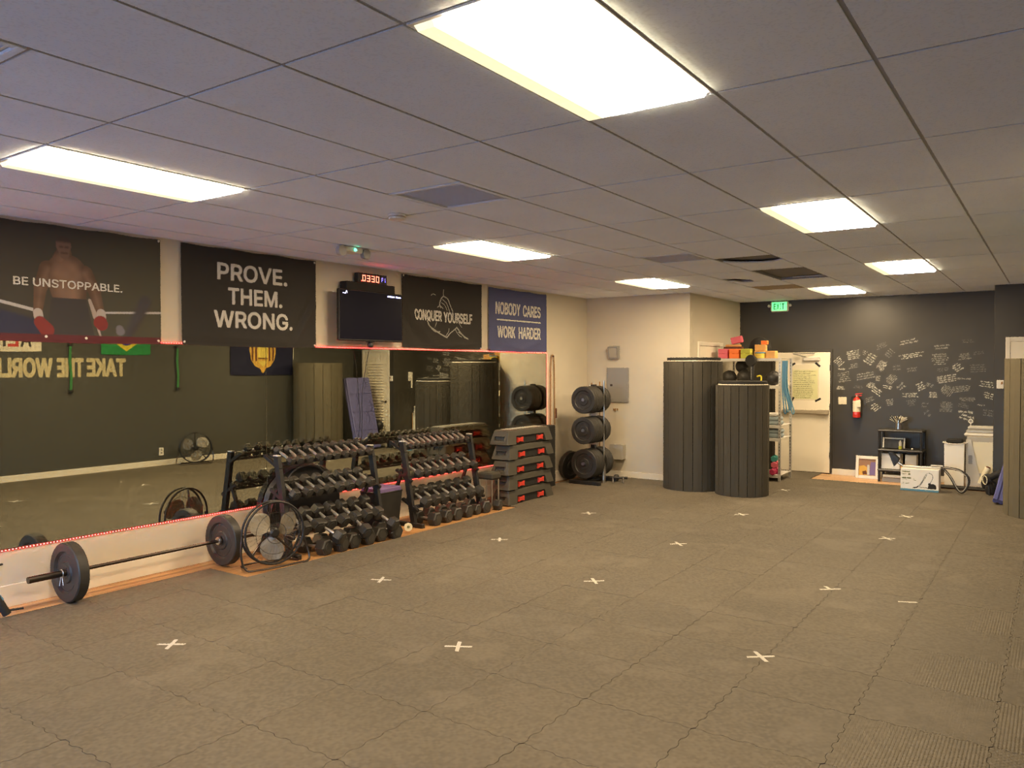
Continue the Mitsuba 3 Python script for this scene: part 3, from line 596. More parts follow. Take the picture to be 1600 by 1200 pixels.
# ================================================================== FANS
def fan_proto(R=.275):
    p = Proto(); d = .034
    p.add('cage', cat(xf(ring(R, .010, 40, 8, 'x'), tr(d, 0, 0)), xf(ring(R, .010, 40, 8, 'x'), tr(-d, 0, 0)), xf(ring(R * .33, .003, 24, 6, 'x'), tr(d + .03, 0, 0)), xf(ring(R * .67, .0022, 32, 6, 'x'), tr(d + .018, 0, 0))), 'm_black', 40)
    for sgn in (1, -1):
        sp = [tube(smooth_path([(sgn * (d + .032), .05 * math.cos(a), .05 * math.sin(a)), (sgn * (d + .026), .55 * R * math.cos(a), .55 * R * math.sin(a)), (sgn * d, R * math.cos(a), R * math.sin(a))], 3), .0009, 4) for a in np.arange(36) * 2 * np.pi / 36]
        p.add('grille', cat(*sp), 'm_darksteel')
    for i in range(3):
        a0 = math.radians(120 * i + 135); n1, n2 = 9, 7; V = []
        for j in range(n1):
            r = .045 + (R - .075) * j / (n1 - 1); half = .12 + .56 * math.sin(math.pi * min(1, .15 + .80 * j / (n1 - 1)))
            for k in range(n2):
                th_ = a0 + half * (2 * k / (n2 - 1) - 1) * 1.05 + .25 * j / (n1 - 1); V.append((.026 * (2 * k / (n2 - 1) - 1), r * math.cos(th_), r * math.sin(th_)))
        F = []
        for j in range(n1 - 1):
            for k in range(n2 - 1):
                q = j * n2 + k; F += [(q, q + 1, q + n2 + 1), (q, q + n2 + 1, q + n2)]
        V = np.array(V); N = len(V); F = np.array(F); V2 = V + [.0015, 0, 0]
        bd = list(range(n2)) + [j * n2 + n2 - 1 for j in range(1, n1)] + [(n1 - 1) * n2 + k for k in range(n2 - 2, -1, -1)] + [j * n2 for j in range(n1 - 2, 0, -1)]
        S = [f for i_ in range(len(bd)) for f in ((bd[i_], bd[(i_ + 1) % len(bd)], bd[(i_ + 1) % len(bd)] + N), (bd[i_], bd[(i_ + 1) % len(bd)] + N, bd[i_] + N))]
        p.add('blade', trimesh.Trimesh(np.vstack([V, V2]), np.vstack([F[:, ::-1], F + N, np.array(S)]), process=False), 'm_fanblade', 50)
    p.add('hub', lathe([(.02, -.02), (.045, -.015), (.045, .03), (.03, .045)], 20, 'x'), 'm_black', 40)
    mo = p.add('motor', xf(lathe([(.03, -.09), (.06, -.08), (.065, 0), (.05, .02)], 20, 'x'), tr(-.05, 0, 0)), 'm_black_matte', 40)
    p.add('motor_strut', cat(tube([(-.08, 0, 0), (-.058, -.18, -.20)], .010), tube([(-.08, 0, 0), (-.058, .19, -.19)], .010), tube([(-.08, 0, 0), (-.058, 0, .27)], .008)), 'm_darksteel')
    z = -.293
    p.add('stand', tube(smooth_path([(0, R + .012, 0), (.0, R + .03, -.12), (.02, R + .06, -.24), (.04, R + .04, z), (.06, R - .05, z), (.09, 0, z), (.09, -R + .08, z), (.05, -R + .0, z + .01), (.02, -R - .03, -.17), (0, -R - .012, 0)], 6), .0095, 8), 'm_darksteel', 40)
    p.add('rear_leg', tube(smooth_path([(-.01, R * .9, z + .006), (-.16, R * .8, z), (-.19, 0, z), (-.16, -R * .8, z), (-.01, -R * .9, z + .006)], 6), .0085, 8), 'm_darksteel', 40)
    return p
fan = fan_proto()
def aim(x, y, z, deg, tilt=0): return tr(x, y, z) @ rot(RZ, deg) @ rot(RY, -tilt)
fan.place('floor_fan', aim(-1.50, 2.565, .303, -13), 'round black drum floor fan with pale blades beside the barbell', 'fan', 'drum floor fans')
fan.place('floor_fan', aim(4.42, 6.58, .303, 204), 'round black drum floor fan against the right wall, seen in the mirror', 'fan', 'drum floor fans')

# ================================================================== BARBELL
bb = thing('barbell', 'dark steel barbell resting on its plates in front of the mirror', 'barbell'); BX, BZ = -1.905, .225
add('shaft', tube([(BX, 1.05, BZ), (BX, 2.28, BZ)], .014, 12), 'm_darksteel', bb, smooth=40)
for (a, b_) in ((.71, 1.045), (2.295, 2.76)): add('sleeve', tube([(BX, a, BZ), (BX, b_, BZ)], .025, 16), 'm_darksteel', bb, smooth=40)
for y in (1.062, 2.288): add('collar', xf(disc(.036, .022, .003, 20, 'y'), tr(BX, y, BZ)), 'm_steel', bb, smooth=40)
def plate_proto(r, t_, hub='m_black'):
    p = Proto(); w_ = t_ / 2
    p.add('disc', lathe([(.028, -w_ * .8), (.075, -w_ * .8), (.085, -w_ * .55), (r * .66, -w_ * .55), (r * .72, -w_), (r - .008, -w_), (r, -w_ + .008), (r, w_ - .008), (r - .008, w_), (r * .72, w_), (r * .66, w_ * .55), (.085, w_ * .55), (.075, w_ * .8), (.028, w_ * .8), (.028, -w_ * .8)], 40, 'y'), 'm_rubber', 35)
    p.add('hub', lathe([(.027, -w_ * .86), (.045, -w_ * .86), (.047, -w_ * .8), (.047, w_ * .8), (.045, w_ * .86), (.027, w_ * .86), (.027, -w_ * .86)], 24, 'y'), hub, 35)
    for s_ in (-1, 1): p.add('raised_ring', xf(ring(r * .60, .0025, 36, 6, 'y'), tr(0, s_ * w_ * .56, 0)), 'm_plate_rim', 40)
    return p
bp = plate_proto(.225, .082)
bp.place('weight_plate', tr(BX, 1.005, BZ), 'big black bumper plate on the near end of the barbell', 'weight plate', 'bumper plates on the barbell')
bp.place('weight_plate', tr(BX, 2.345, BZ), 'big black bumper plate on the far end of the barbell, touching the fan', 'weight plate', 'bumper plates on the barbell')
cl = thing('barbell_clip', 'small spring clip on the near barbell sleeve', 'clip')
add('ring', xf(ring(.0285, .0035, 24, 8, 'y'), tr(BX, .945, BZ)), 'm_chrome', cl, smooth=40)
add('handle', cat(tube([(BX + .01, .945, BZ - .028), (BX + .035, .94, BZ - .085)], .003), tube([(BX - .01, .945, BZ - .028), (BX + .0, .93, BZ - .09)], .003)), 'm_steel', cl)
st = thing('equipment_stand', 'blue and black foot of a stand cut off by the left edge of the photo', 'stand')
add('leg', tube([(-1.965, .30, .52), (-1.905, .535, .12)], .018, 10), 'm_blue', st, smooth=40)
add('foot', tube([(-1.915, .50, .17), (-1.893, .565, .018)], [.024, .028], 12), 'm_black_matte', st, smooth=40)
add('pin', tube([(-1.93, .46, .045), (-1.86, .66, .045)], .008), 'm_black', st)
add('crossbar', tube([(-1.95, .20, .37), (-1.94, .56, .37)], .008), 'm_black', st)

# ================================================================== DUMBBELL RACKS AND DUMBBELLS
def hexpr(R, L, b):
    a = np.arange(6) * np.pi / 3 + np.pi / 6; pts = []
    for x, r in ((-L / 2, R - b), (-L / 2 + b, R), (L / 2 - b, R), (L / 2, R - b)): pts += [(x, r * math.cos(t_), r * math.sin(t_)) for t_ in a]
    return hullmesh(pts)
def db_proto(R, hl, grip):
    p = Proto()
    for s_ in (-1, 1):
        h_ = p.add('head', xf(hexpr(R, hl, R * .16), tr(s_ * (grip / 2 + hl / 2), 0, 0)), 'm_hex')
        p.add('end_cap', xf(disc(R * .52, .004, .001, 18, 'x'), tr(s_ * (grip / 2 + hl + .001), 0, 0)), 'm_hex_face', False, h_)
    p.add('handle', lathe([(.0125, -grip / 2 - .004), (.0125, -grip / 2 + .012), (.0155, -grip * .22), (.0165, 0), (.0155, grip * .22), (.0125, grip / 2 - .012), (.0125, grip / 2 + .004)], 14, 'x'), 'm_handle', 40)
    return p
DB = {'xs': db_proto(.037, .052, .125), 's': db_proto(.043, .058, .135), 'm': db_proto(.056, .072, .135), 'l': db_proto(.070, .092, .13), 'xl': db_proto(.082, .112, .135)}
DR = {'xs': .037, 's': .043, 'm': .056, 'l': .070, 'xl': .082}
def rack(y0, y1, label):
    r = thing('dumbbell_rack', label, 'rack', 'black three-tier dumbbell racks')
    for y in (y0, y1):
        add('upright', hullmesh([(x + dx, y + dy, z) for x, z in ((-1.655, ZW + .02), (-1.83, .93)) for dx in (-.032, .032) for dy in (-.02, .02)]), 'm_black', r)
        add('upright_cap', xf(box(-.034, .034, -.022, .022, 0, .012), tr(-1.832, y, .929)), 'm_lightgrey', r)
        add('foot', box(-2.12, -1.52, y - .025, y + .025, ZW + .0005, .035), 'm_black', r)
        add('brace', hullmesh([(x + dx, y + dy, z) for x, z in ((-2.08, .02), (-1.83, .62)) for dx in (-.018, .018) for dy in (-.014, .014)]), 'm_black', r)
    for x, z in TIER:
        a = math.radians(TILT)
        for s_ in (-.075, .075):
            cx_, cz_ = x + s_ * math.cos(a), z - s_ * math.sin(a)
            add('rail', xf(box(-.026, .026, y0 + .02, y1 - .02, -.006, .006, .0015), tr(cx_, 0, cz_) @ rot(RY, TILT)), 'm_black', r)
        for y in (y0, y1): add('shelf_bracket', xf(box(-.13, .13, y - .018, y + .018, -.035, -.004, .002), tr(x, 0, z) @ rot(RY, TILT)), 'm_black', r)
    return r
TIER, TILT = [(-1.885, .885), (-1.795, .570), (-1.705, .250)], 27
rack(2.875, 4.10, 'black three-tier dumbbell rack on the left, behind the fan'); rack(4.60, 5.82, 'black three-tier dumbbell rack on the right, beside the step platforms')
def tier_row(tier, ys, size, rackname, tiername):
    x, z = TIER[tier]; R = DR[size]
    for i, y in enumerate(ys):
        lift = R * .87 + .006
        M = tr(x + lift * math.sin(math.radians(TILT)), y, z + lift * math.cos(math.radians(TILT))) @ rot(RY, TILT + rng.uniform(-2, 2)) @ rot(RZ, rng.uniform(-5, 5)) @ rot(RX, 30)
        DB[size].place('dumbbell', M, f'{ORD[i]} black hex dumbbell from the left on the {tiername} tier of the {rackname} rack', 'dumbbell', f'dumbbells on the {rackname} rack')
tier_row(0, [2.99, 3.10, 3.215, 3.345, 3.46, 3.575, 3.69, 3.80, 3.91, 4.02], 's', 'left', 'top')
tier_row(1, [2.965, 3.10, 3.235, 3.375, 3.515, 3.655, 3.795, 3.94], 'm', 'left', 'middle')
tier_row(2, [2.98, 3.14, 3.30, 3.46, 3.62, 3.78, 3.94], 'l', 'left', 'bottom')
tier_row(0, [4.70, 4.79, 4.885, 4.98, 5.075, 5.18, 5.285, 5.395, 5.505, 5.61, 5.715], 'xs', 'right', 'top')
tier_row(1, [4.705, 4.84, 4.975, 5.11, 5.25, 5.40, 5.555, 5.705], 'm', 'right', 'middle')
tier_row(2, [4.71, 4.865, 5.02, 5.18, 5.34, 5.51, 5.68], 'l', 'right', 'bottom')
def floor_db(lst, rackname):
    for i, (x, y, z, yaw, pitch, size, l) in enumerate(lst):
        DB[size].place('dumbbell', tr(x, y, z) @ rot(RZ, yaw) @ rot(RY, pitch) @ rot(RX, 30), l, 'dumbbell', f'dumbbells on the floor before the {rackname} rack')
zf = ZW + .082 * .866 + .001; zl = ZW + .070 * .866 + .001
floor_db([(-1.66, 4.80, zf, 4, 0, 'xl', 'nearest large black hex dumbbell in the floor row before the right rack')] +
         [(-1.665 + .004 * (i % 2), y, zf if s_ == 'xl' else zl, rng.uniform(-6, 6), 0, s_, f'{ORD[i + 1]} big black hex dumbbell from the left on the floor before the right rack')
          for i, (y, s_) in enumerate(((5.005, 'xl'), (5.20, 'xl'), (5.395, 'xl'), (5.585, 'l'), (5.76, 'xl')))] +
         [(-1.62, 5.965, zl, 12, 0, 'l', 'big black hex dumbbell on the floor between the right rack and the step platforms')], 'right')
up = .070 * .866 + .082
floor_db([(-1.62, 3.13, zf, 8, 0, 'xl', 'big black hex dumbbell on the floor behind the fan, before the left rack')] +
         [(-1.60 - .01 * (i % 2), y, zf, rng.uniform(-8, 8), 0, 'xl', f'{ORD[i + 1]} big black hex dumbbell from the left on the floor before the left rack')
          for i, y in enumerate((3.325, 3.515, 3.70, 3.89))] +
         [(-1.57, 4.075, zf, -6, 0, 'xl', 'last big black hex dumbbell on the floor before the left rack'),
          (-1.49, 3.22, zf + .143, 14, 24, 'l', 'black hex dumbbell lying askew on top of the floor row, just right of the fan'),
          (-1.49, 3.61, zf + .143, -10, 26, 'l', 'black hex dumbbell lying askew on top of the floor row, in its middle'),
          (-1.50, 3.98, zf + .143, 6, 24, 'l', 'black hex dumbbell lying askew on top of the floor row, at its right end')], 'left')
wp = thing('weight_disc', 'small cream hex-rimmed disc leaning between the two dumbbell racks', 'weight disc')
add('disc', xf(hullmesh([(sx, .047 * math.cos(k * math.pi / 4), .047 * math.sin(k * math.pi / 4)) for k in range(8) for sx in (-.012, .012)]), tr(-1.50, 4.33, .052) @ rot(RZ, -38) @ rot(RY, -12)), 'm_cream', wp)
add('hole_rim', xf(disc(.016, .028, .002, 14, 'x'), tr(-1.50, 4.33, .052) @ rot(RZ, -38) @ rot(RY, -12)), 'm_ink', wp)
bk = thing('storage_bin', 'dark bin with a purple liner between the two dumbbell racks', 'bin')
add('body', hullmesh([(x, y, z) for x, y, z in [(-2.05, 4.22, ZW + .001), (-1.80, 4.22, ZW + .001), (-1.80, 4.50, ZW + .001), (-2.05, 4.50, ZW + .001), (-2.08, 4.19, .40), (-1.77, 4.19, .40), (-1.77, 4.53, .40), (-2.08, 4.53, .40)]]), 'm_black_matte', bk)
add('liner', box(-2.075, -1.775, 4.195, 4.525, .401, .45, .008), 'm_print_purple', bk)
add('rim', box(-2.085, -1.765, 4.185, 4.535, .395, .409, .004), 'm_black', bk)
gb = thing('gym_bag', 'black gym bag leaning on the mirror behind the left dumbbell rack', 'bag')
add('body', xf(hullmesh([(sx, .50 * math.cos(t_) * q, .34 + .40 * math.sin(t_) * q) for t_ in np.linspace(-.75, math.pi + .75, 22) for sx, q in ((-.035, .94), (0, 1), (.035, .94))]), tr(-2.135, 3.44, ZW + .068)), 'm_black', gb, smooth=40)
add('strap', tube(smooth_path([(-2.095, 3.15, .52), (-2.09, 3.25, .70), (-2.09, 3.45, .76), (-2.09, 3.65, .70), (-2.095, 3.75, .52)], 5), .012, 8), 'm_hex', gb, smooth=True)
tw = thing('exercise_bench', 'small dark padded bench between the right rack and the step platforms', 'bench')
add('seat', box(-1.80, -1.55, 5.93, 6.13, .36, .445, .02), 'm_roll_b', tw)
for dx in (-1.77, -1.58):
    for dy in (5.96, 6.10): add('leg', tube([(dx, dy, ZW + .001), (dx, dy, .362)], .010), 'm_chrome', tw)

# ================================================================== STEP PLATFORMS
def step_proto(L=1.10, D=.30, Ht=.185):
    p = Proto(); r = .03
    def sup(z, f, l2, d2): return [(sx * (d2 / 2 - a), sy * (l2 / 2 - b_), z) for sx in (-1, 1) for sy in (-1, 1) for a, b_ in ((0, r), (r * .3, r * .3), (r, 0))]
    body = m3.Manifold.hull_points(np.array(sup(0, 0, L, D) + sup(Ht - .045, 0, L - .09, D - .05) + sup(Ht - .012, 0, L - .11, D - .065) + sup(Ht, 0, L - .15, D - .10)))
    for s_ in (-1, 1):
        body -= m3.Manifold.hull_points(np.array([(s_ * x, y, z) for x, y, z in ((D / 2 - .045, -.36, -.01), (D / 2 + .05, -.36, -.01), (D / 2 - .045, .36, -.01), (D / 2 + .05, .36, -.01), (D / 2 - .045, -.33, .105), (D / 2 + .05, -.33, .105), (D / 2 - .045, .33, .105), (D / 2 + .05, .33, .105))]))
        body -= m3.Manifold.hull_points(np.array([(x, s_ * y, z) for x in (-.075, .075) for y in (L / 2 - .05, L / 2 + .05) for z in (.055, .095)]))
    p.add('body', body, 'm_step', 30)
    for i in range(26): p.add('tread_rib', box(-D / 2 + .075, D / 2 - .075, -.385 + i * .0308 - .006, -.385 + i * .0308 + .006, Ht - .001, Ht + .005, .002), 'm_tread')
    for s_ in (-1, 1):
        p.add('side_panel', box(min(s_ * (D / 2 - .0448), s_ * (D / 2 - .040)), max(s_ * (D / 2 - .0448), s_ * (D / 2 - .040)), -.34, .34, .005, .100, .001), 'm_black_matte')
        g = Polygon([(-.062, .010), (-.040, .022), (.040, .022), (.062, .010), (.055, .045), (.062, .078), (.036, .066), (-.036, .066), (-.062, .078), (-.055, .045)])
        for y in (-.235, .235):
            m = flat(g, .030); M = np.eye(4)
            M[:3, :3] = [[0, 0, s_], [s_, 0, 0], [0, 1, 0]]; M[:3, 3] = [s_ * (D / 2 - .040), y, 0.008]
            gk = p.add('grip', xf(m, M), 'm_grip')
            for q in (-.018, .018): p.add('groove', box(s_ * (D / 2 - .0098) - .001, s_ * (D / 2 - .0098) + .001, y + q - .006, y + q + .006, .034, .070, .0005), 'm_red', False, gk)
        p.add('handle_slot', cat(box(-.085, .085, s_ * (L / 2 - .0335) - .008, s_ * (L / 2 - .0335) + .008, .096, .106, .002), box(-.085, .085, s_ * (L / 2 - .024) - .008, s_ * (L / 2 - .024) + .008, .044, .054, .002)), 'm_black')
    return p
stp = step_proto()
for i, (dx, dy, dz_) in enumerate(((.0, .02, 0), (-.005, .03, 0), (.005, .0, 0), (-.002, .035, 0), (.004, -.01, 0))):
    nm = ('bottom', 'second lowest', 'middle', 'second highest', 'top')[i]
    stp.place('step_platform', tr(-1.65 + dx, 6.745 + dy, .0015 + i * .1935), f'{nm} grey step platform with red grips in the stack before the mirror', 'step platform', 'stacked step platforms')
pb = thing('plyometric_box', 'tall black box standing against the wall behind the step platforms', 'box')
add('body', box(-2.165, -1.94, 7.42, 8.06, ZW + .001, .905, .01), 'm_black_matte', pb)
add('hand_slot', xf(flat(LineString([(-.05, 0), (.05, 0)]).buffer(.02), .002), on_left(-1.9395) @ tr(7.74, .72, 0)), 'm_black', pb)
rb = thing('resistance_band', 'tan resistance band looped over a hook on the beige wall right of the mirror', 'resistance band')
add('band', tube(smooth_path([(XL + .02, 8.285, .88), (XL + .02, 8.29, 1.4), (XL + .022, 8.295, 1.85), (XL + .026, 8.34, 1.955), (XL + .022, 8.385, 1.85), (XL + .02, 8.40, 1.4), (XL + .02, 8.41, .88)], 6), .009, 8), 'm_rope', rb, smooth=True)
add('handle', tube([(XL + .022, 8.43, .98), (XL + .022, 8.43, 1.13)], .020, 12), 'm_brown', rb, smooth=40)
add('hook', box(XL + .001, XL + .05, 8.33, 8.35, 1.925, 1.942), 'm_darksteel', rb)

# ================================================================== PLATE TREE
PX, PY = -1.625, 8.66
pt = thing('plate_tree', 'black plate tree loaded with bumper plates in the beige corner', 'weight plate rack')
add('post', box(PX - .035, PX + .035, PY - .035, PY + .035, .06, 1.50, .004), 'm_black', pt)
for y in (-.27, .27): add('foot', box(PX - .26, PX + .26, PY + y - .03, PY + y + .03, .0008, .06, .006), 'm_black', pt)
add('spine', box(PX - .03, PX + .03, PY - .25, PY + .25, .02, .06, .004), 'm_black', pt)
for z in (1.275, .815, .315): add('peg', tube([(PX, PY - .34, z), (PX, PY + .28, z)], .025, 14), 'm_steel', pt, smooth=40)
add('bar_holder', tube([(PX + .165, PY + .02, .0008), (PX + .165, PY + .02, .30)], .028, 14), 'm_steel', pt, smooth=40)
for z in (.62, 1.06): add('tag', box(PX - .036, PX + .075, PY - .05, PY - .036, z - .035, z + .035), 'm_lightgrey', pt)
pA, pB, pC = plate_proto(.205, .072), plate_proto(.222, .064), plate_proto(.205, .045)
for z, pr, stepn, nF, nB, ln in ((1.275, pA, .074, 4, 2, 'top'), (.815, pA, .074, 4, 2, 'middle'), (.315, pB, .066, 4, 3, 'bottom')):
    for i in range(nF): pr.place('weight_plate', tr(PX, PY - .075 - stepn * i, z - .002), f'{ORD[nF - 1 - i]} black bumper plate from the front on the {ln} peg of the plate tree', 'weight plate', 'bumper plates on the plate tree')
    for i in range(nB): pr.place('weight_plate', tr(PX, PY + .075 + stepn * i, z - .002), f'{ORD[i]} black bumper plate behind the post on the {ln} peg of the plate tree', 'weight plate', 'bumper plates on the plate tree')
single('bar', tube([(PX + .165, PY + .02, .0025), (PX + .165, PY + .02, 1.56)], .0135, 12), 'm_chrome', 'bright steel bar standing upright at the right of the plate tree', 'bar', smooth=40)
for i in range(6):
    x = PX - .25 + i * .036
    single('weighted_bar', tube([(x, PY + .32, .0012), (x + .005, PY + .31, 1.50 + .02 * (i % 3))], .0095, 8), ('m_lightgrey', 'm_rope')[i % 2], ORD[i] + ' thin bar tip from the left above the top plates of the tree', 'bar', 'thin bars standing behind the plate tree', smooth=40)
bp.place('weight_plate', tr(-2.085, 8.73, .226) @ rot(RZ, 78) @ rot(RX, 8), 'black bumper plate leaning on the left wall, left of the plate tree', 'weight plate')
bp.place('weight_plate', tr(-1.97, 9.26, .226) @ rot(RZ, 18) @ rot(RX, -8), 'black bumper plate half hidden behind the plate leaning on the left wall', 'weight plate')
ab = thing('ab_wheel', 'small black roller with handles on the floor right of the plate tree', 'exercise roller')
add('wheel', xf(disc(.05, .07, .008, 22, 'x'), tr(-1.40, 8.98, .0515) @ rot(RZ, 20)), 'm_rubber', ab, smooth=40)
add('axle', xf(tube([(-.16, 0, 0), (.16, 0, 0)], .013), tr(-1.40, 8.98, .0515) @ rot(RZ, 20)), 'm_chrome', ab)
for s_ in (-1, 1): add('handle', xf(tube([(s_ * .07, 0, 0), (s_ * .17, 0, 0)], .019, 12), tr(-1.40, 8.98, .0515) @ rot(RZ, 20)), 'm_black', ab, smooth=40)
kb = thing('push_up_handle', 'low black push-up handle in front of the roller by the plate tree', 'push-up handle')
add('grip', tube([(-1.36, 8.78, .075), (-1.22, 8.85, .075)], .016, 10), 'm_black', kb, smooth=40)
for x, y in ((-1.36, 8.78), (-1.22, 8.85)): add('leg', tube(smooth_path([(x - .03, y + .05, .012), (x, y, .075), (x + .03, y - .05, .012)], 4), .010), 'm_chrome', kb)

# wall boxes on the short beige wall
ep = thing('electrical_panel', 'grey electrical panel on the beige wall behind the plate tree', 'electrical panel')
add('cover', box(-1.81, -1.42, YP - .022, YP - .001, 1.20, 1.755, .003), 'm_grey', ep)
add('panel_door', box(-1.785, -1.445, YP - .027, YP - .021, 1.235, 1.72, .002), 'm_grey', ep)
add('latch', box(-1.74, -1.70, YP - .034, YP - .027, 1.46, 1.49), 'm_darksteel', ep)
sp = thing('wall_speaker', 'small grey slanted box high on the beige wall', 'speaker')
add('body', hullmesh([(x, y, z) for x in (-1.755, -1.585) for y, z in ((YP - .001, 1.90), (YP - .001, 2.11), (YP - .10, 2.09), (YP - .055, 1.90))]), 'm_grey', sp)
add('grille', hullmesh([(x, YP + y, z) for x in (-1.735, -1.605) for y, z in ((-.097, 2.07), (-.061, 1.92), (-.103, 2.07), (-.067, 1.92))]), 'm_panel', sp)
jb = thing('junction_box', 'pale junction box low on the beige wall beside the plate tree', 'junction box')
add('body', box(-1.70, -1.475, YP - .11, YP - .001, .29, .525, .006), 'm_panel', jb); add('lid', box(-1.705, -1.47, YP - .122, YP - .1105, .285, .53, .003), 'm_panel', jb)
mk = thing('wall_hook', 'row of tiny brown hooks under the electrical panel', 'hook')
for i, x in enumerate((-1.69, -1.66, -1.62)): add('hook', box(x - .008, x + .008, YP - .02, YP - .001, 1.07 - .02 * (i == 1), 1.10), 'm_rope', mk)
# ================================================================== MAT ROLLS
def mat_roll(cx_, cy_, r, h, ns, label, deg0, mat=('m_roll', 'm_roll_b'), wide=None, lid=True):
    k = thing('mat_roll', label, 'rolled mat', None)
    add('core', disc(r - .022, h - .012, .006, 48).apply_translation([cx_, cy_, .001 + (h - .012) / 2]), 'm_black_matte', k, smooth=30)
    a = 0.0; i = 0
    while a < 359:
        da = 360 / ns * (wide.get(i, 1) if wide else 1)
        if a + da > 361: break
        g0, g1 = math.radians(deg0 + a + .45), math.radians(deg0 + a + da - .45); n = max(2, int(round(da / 9)) + 1)
        pts = [(r * math.cos(t_), r * math.sin(t_)) for t_ in np.linspace(g0, g1, n)] + [((r - .021) * math.cos(t_), (r - .021) * math.sin(t_)) for t_ in np.linspace(g1, g0, n)]
        c = Polygon(pts).buffer(-.003).buffer(.003, quad_segs=2)
        m = trimesh.creation.extrude_polygon(c, h - .001, engine='earcut'); m.apply_translation([cx_, cy_, .001])
        add('panel', m, mat[i % 2], k, smooth=25); a += da; i += 1
    if lid:
        add('foam_edge', disc(r * .93, .016, .003, 48).apply_translation([cx_ + .01, cy_, h + .0085]), 'm_foam', k, smooth=30, label='pale foam edge of the roll')
        add('top_layer', disc(r * .905, .040, .005, 48).apply_translation([cx_ + .01, cy_ + .005, h + .037]), 'm_black_matte', k, smooth=30, label='black end of the rolled mat')
    return k
mat_roll(-.17, 9.01, .424, 1.845, 20, 'tall dark grey mat roll standing on end, the left and taller of the pair', -122, wide={0: 2.0, 5: 2, 8: 2})
mat_roll(.607, 8.87, .361, 1.515, 20, 'shorter dark grey mat roll standing in front of the shelving unit', -150)
mat_roll(4.185, 9.29, .505, 1.86, 18, 'wide olive grey mat roll standing on end at the right edge of the photo', -150, mat=('m_roll_pale', 'm_roll_pale_b'), wide={2: 1.0, 3: 2}, lid=False)

# ================================================================== SHELVING UNIT WITH ITS CONTENTS
SX0, SX1, SY0, SY1 = -.235, .725, 10.30, 10.93
su = thing('shelving_unit', 'grey metal shelving unit behind the shorter mat roll', 'shelving unit')
LEV = [.10, .665, .865, 1.475, 1.90]
for x in (SX0, SX1 - .035):
    for y in (SY0, SY1 - .03):
        po = add('post', cat(box(x, x + .035, y, y + .004, .001, 1.905, .001), box(x if x < 0 else x + .031, x + .004 if x < 0 else x + .035, y, y + .03, .001, 1.905, .001)), 'm_galv', su)
        add('slot', cat(*[box(x + .013, x + .022, y - .0012, y + .0002, z, z + .022, .0003) for z in np.arange(.12, 1.85, .05)]), 'm_black', po, kind='stuff')
for z in LEV: add('shelf', cat(box(SX0 + .002, SX1 - .002, SY0 + .004, SY1 - .004, z - .006, z, .001), box(SX0 + .002, SX1 - .002, SY0 - .003, SY0 + .003, z - .045, z, .001)), 'm_lightgrey', su)
def block(x, z, w_, h_, mat, label, y=10.33, d=.15, rz=0, ry=0, group='foam yoga blocks on top of the shelving'):
    m = xf(box(-w_ / 2, w_ / 2, 0, d, 0, h_, .006), tr(x, y, z) @ rot(RZ, rz) @ rot(RY, ry)); return single('yoga_block', m, mat, label, 'yoga block', group)
zt = 1.901
block(-.20, zt, .155, .077, 'm_pink', 'lower pink yoga block at the left end of the shelving top'); block(-.20, zt + .078, .155, .077, 'm_pink', 'upper pink yoga block at the left end of the shelving top')
block(-.02, zt, .16, .077, 'm_orange', 'lower orange yoga block beside the pink pair'); block(-.02, zt + .078, .155, .075, 'm_orange', 'upper orange yoga block beside the pink pair')
block(.165, zt, .155, .077, 'm_lime', 'lower lime yoga block right of the orange pair'); block(.165, zt + .078, .155, .074, 'm_lime', 'upper lime yoga block right of the orange pair')
block(.35, zt, .17, .115, 'm_tan', 'tan block lying behind the yellow tub', y=10.44, d=.10); block(.36, zt + .116, .17, .10, 'm_tan', 'tan block stacked on the tan block behind the yellow tub', y=10.44, d=.10)
block(.42, zt + .217, .10, .06, 'm_orange', 'small orange block on top of the tan stack', y=10.45, d=.08)
block(.555, zt, .145, .115, 'm_tan', 'tan block at the right end of the shelving top')
block(-.10, zt, .30, .19, 'm_brown', 'brown padded block behind the pink and orange blocks', y=10.50, d=.10); block(-.10, zt + .191, .24, .035, 'm_tan', 'thin tan block on the brown padded block', y=10.505, d=.09)
block(-.02, zt + .246, .17, .105, 'm_pink', 'pink yoga block tilted on top of the pile', y=10.47, ry=-12, rz=5, d=.12)
lid = thing('tub', 'yellow tub with a blue rimmed lid on top of the shelving', 'tub')
add('tub', xf(lathe([(.055, 0), (.075, .002), (.08, .075), (.07, .078)], 24), tr(.395, 10.355, zt)), 'm_yellow', lid, smooth=40); add('rim', xf(ring(.078, .010, 28), tr(.395, 10.355, zt + .084)), 'm_blue', lid, smooth=40)
single('medicine_ball', ball(.172).apply_translation([.27, 10.735, zt + .172]), 'm_black_matte', 'big black exercise ball behind the blocks on top of the shelving', 'exercise ball', smooth=True)
zb = 1.476
for x, y, r, l in ((-.135, 10.45, .118, 'black exercise ball at the left of the ball shelf'), (.115, 10.45, .122, 'black exercise ball second from the left on the ball shelf'), (.56, 10.47, .115, 'black exercise ball at the right end of the ball shelf')):
    single('medicine_ball', ball(r).apply_translation([x, y, zb + r]), 'm_rubber', l, 'exercise ball', 'black exercise balls on the shelf', smooth=True)
single('medicine_ball', ball(.11).apply_translation([.03, 10.60, zb + .30]), 'm_rubber', 'black exercise ball resting high behind the two left balls', 'exercise ball', 'black exercise balls on the shelf', smooth=True)
pd = thing('boxing_paddle', 'tall black padded paddle standing between the exercise balls', 'paddle')
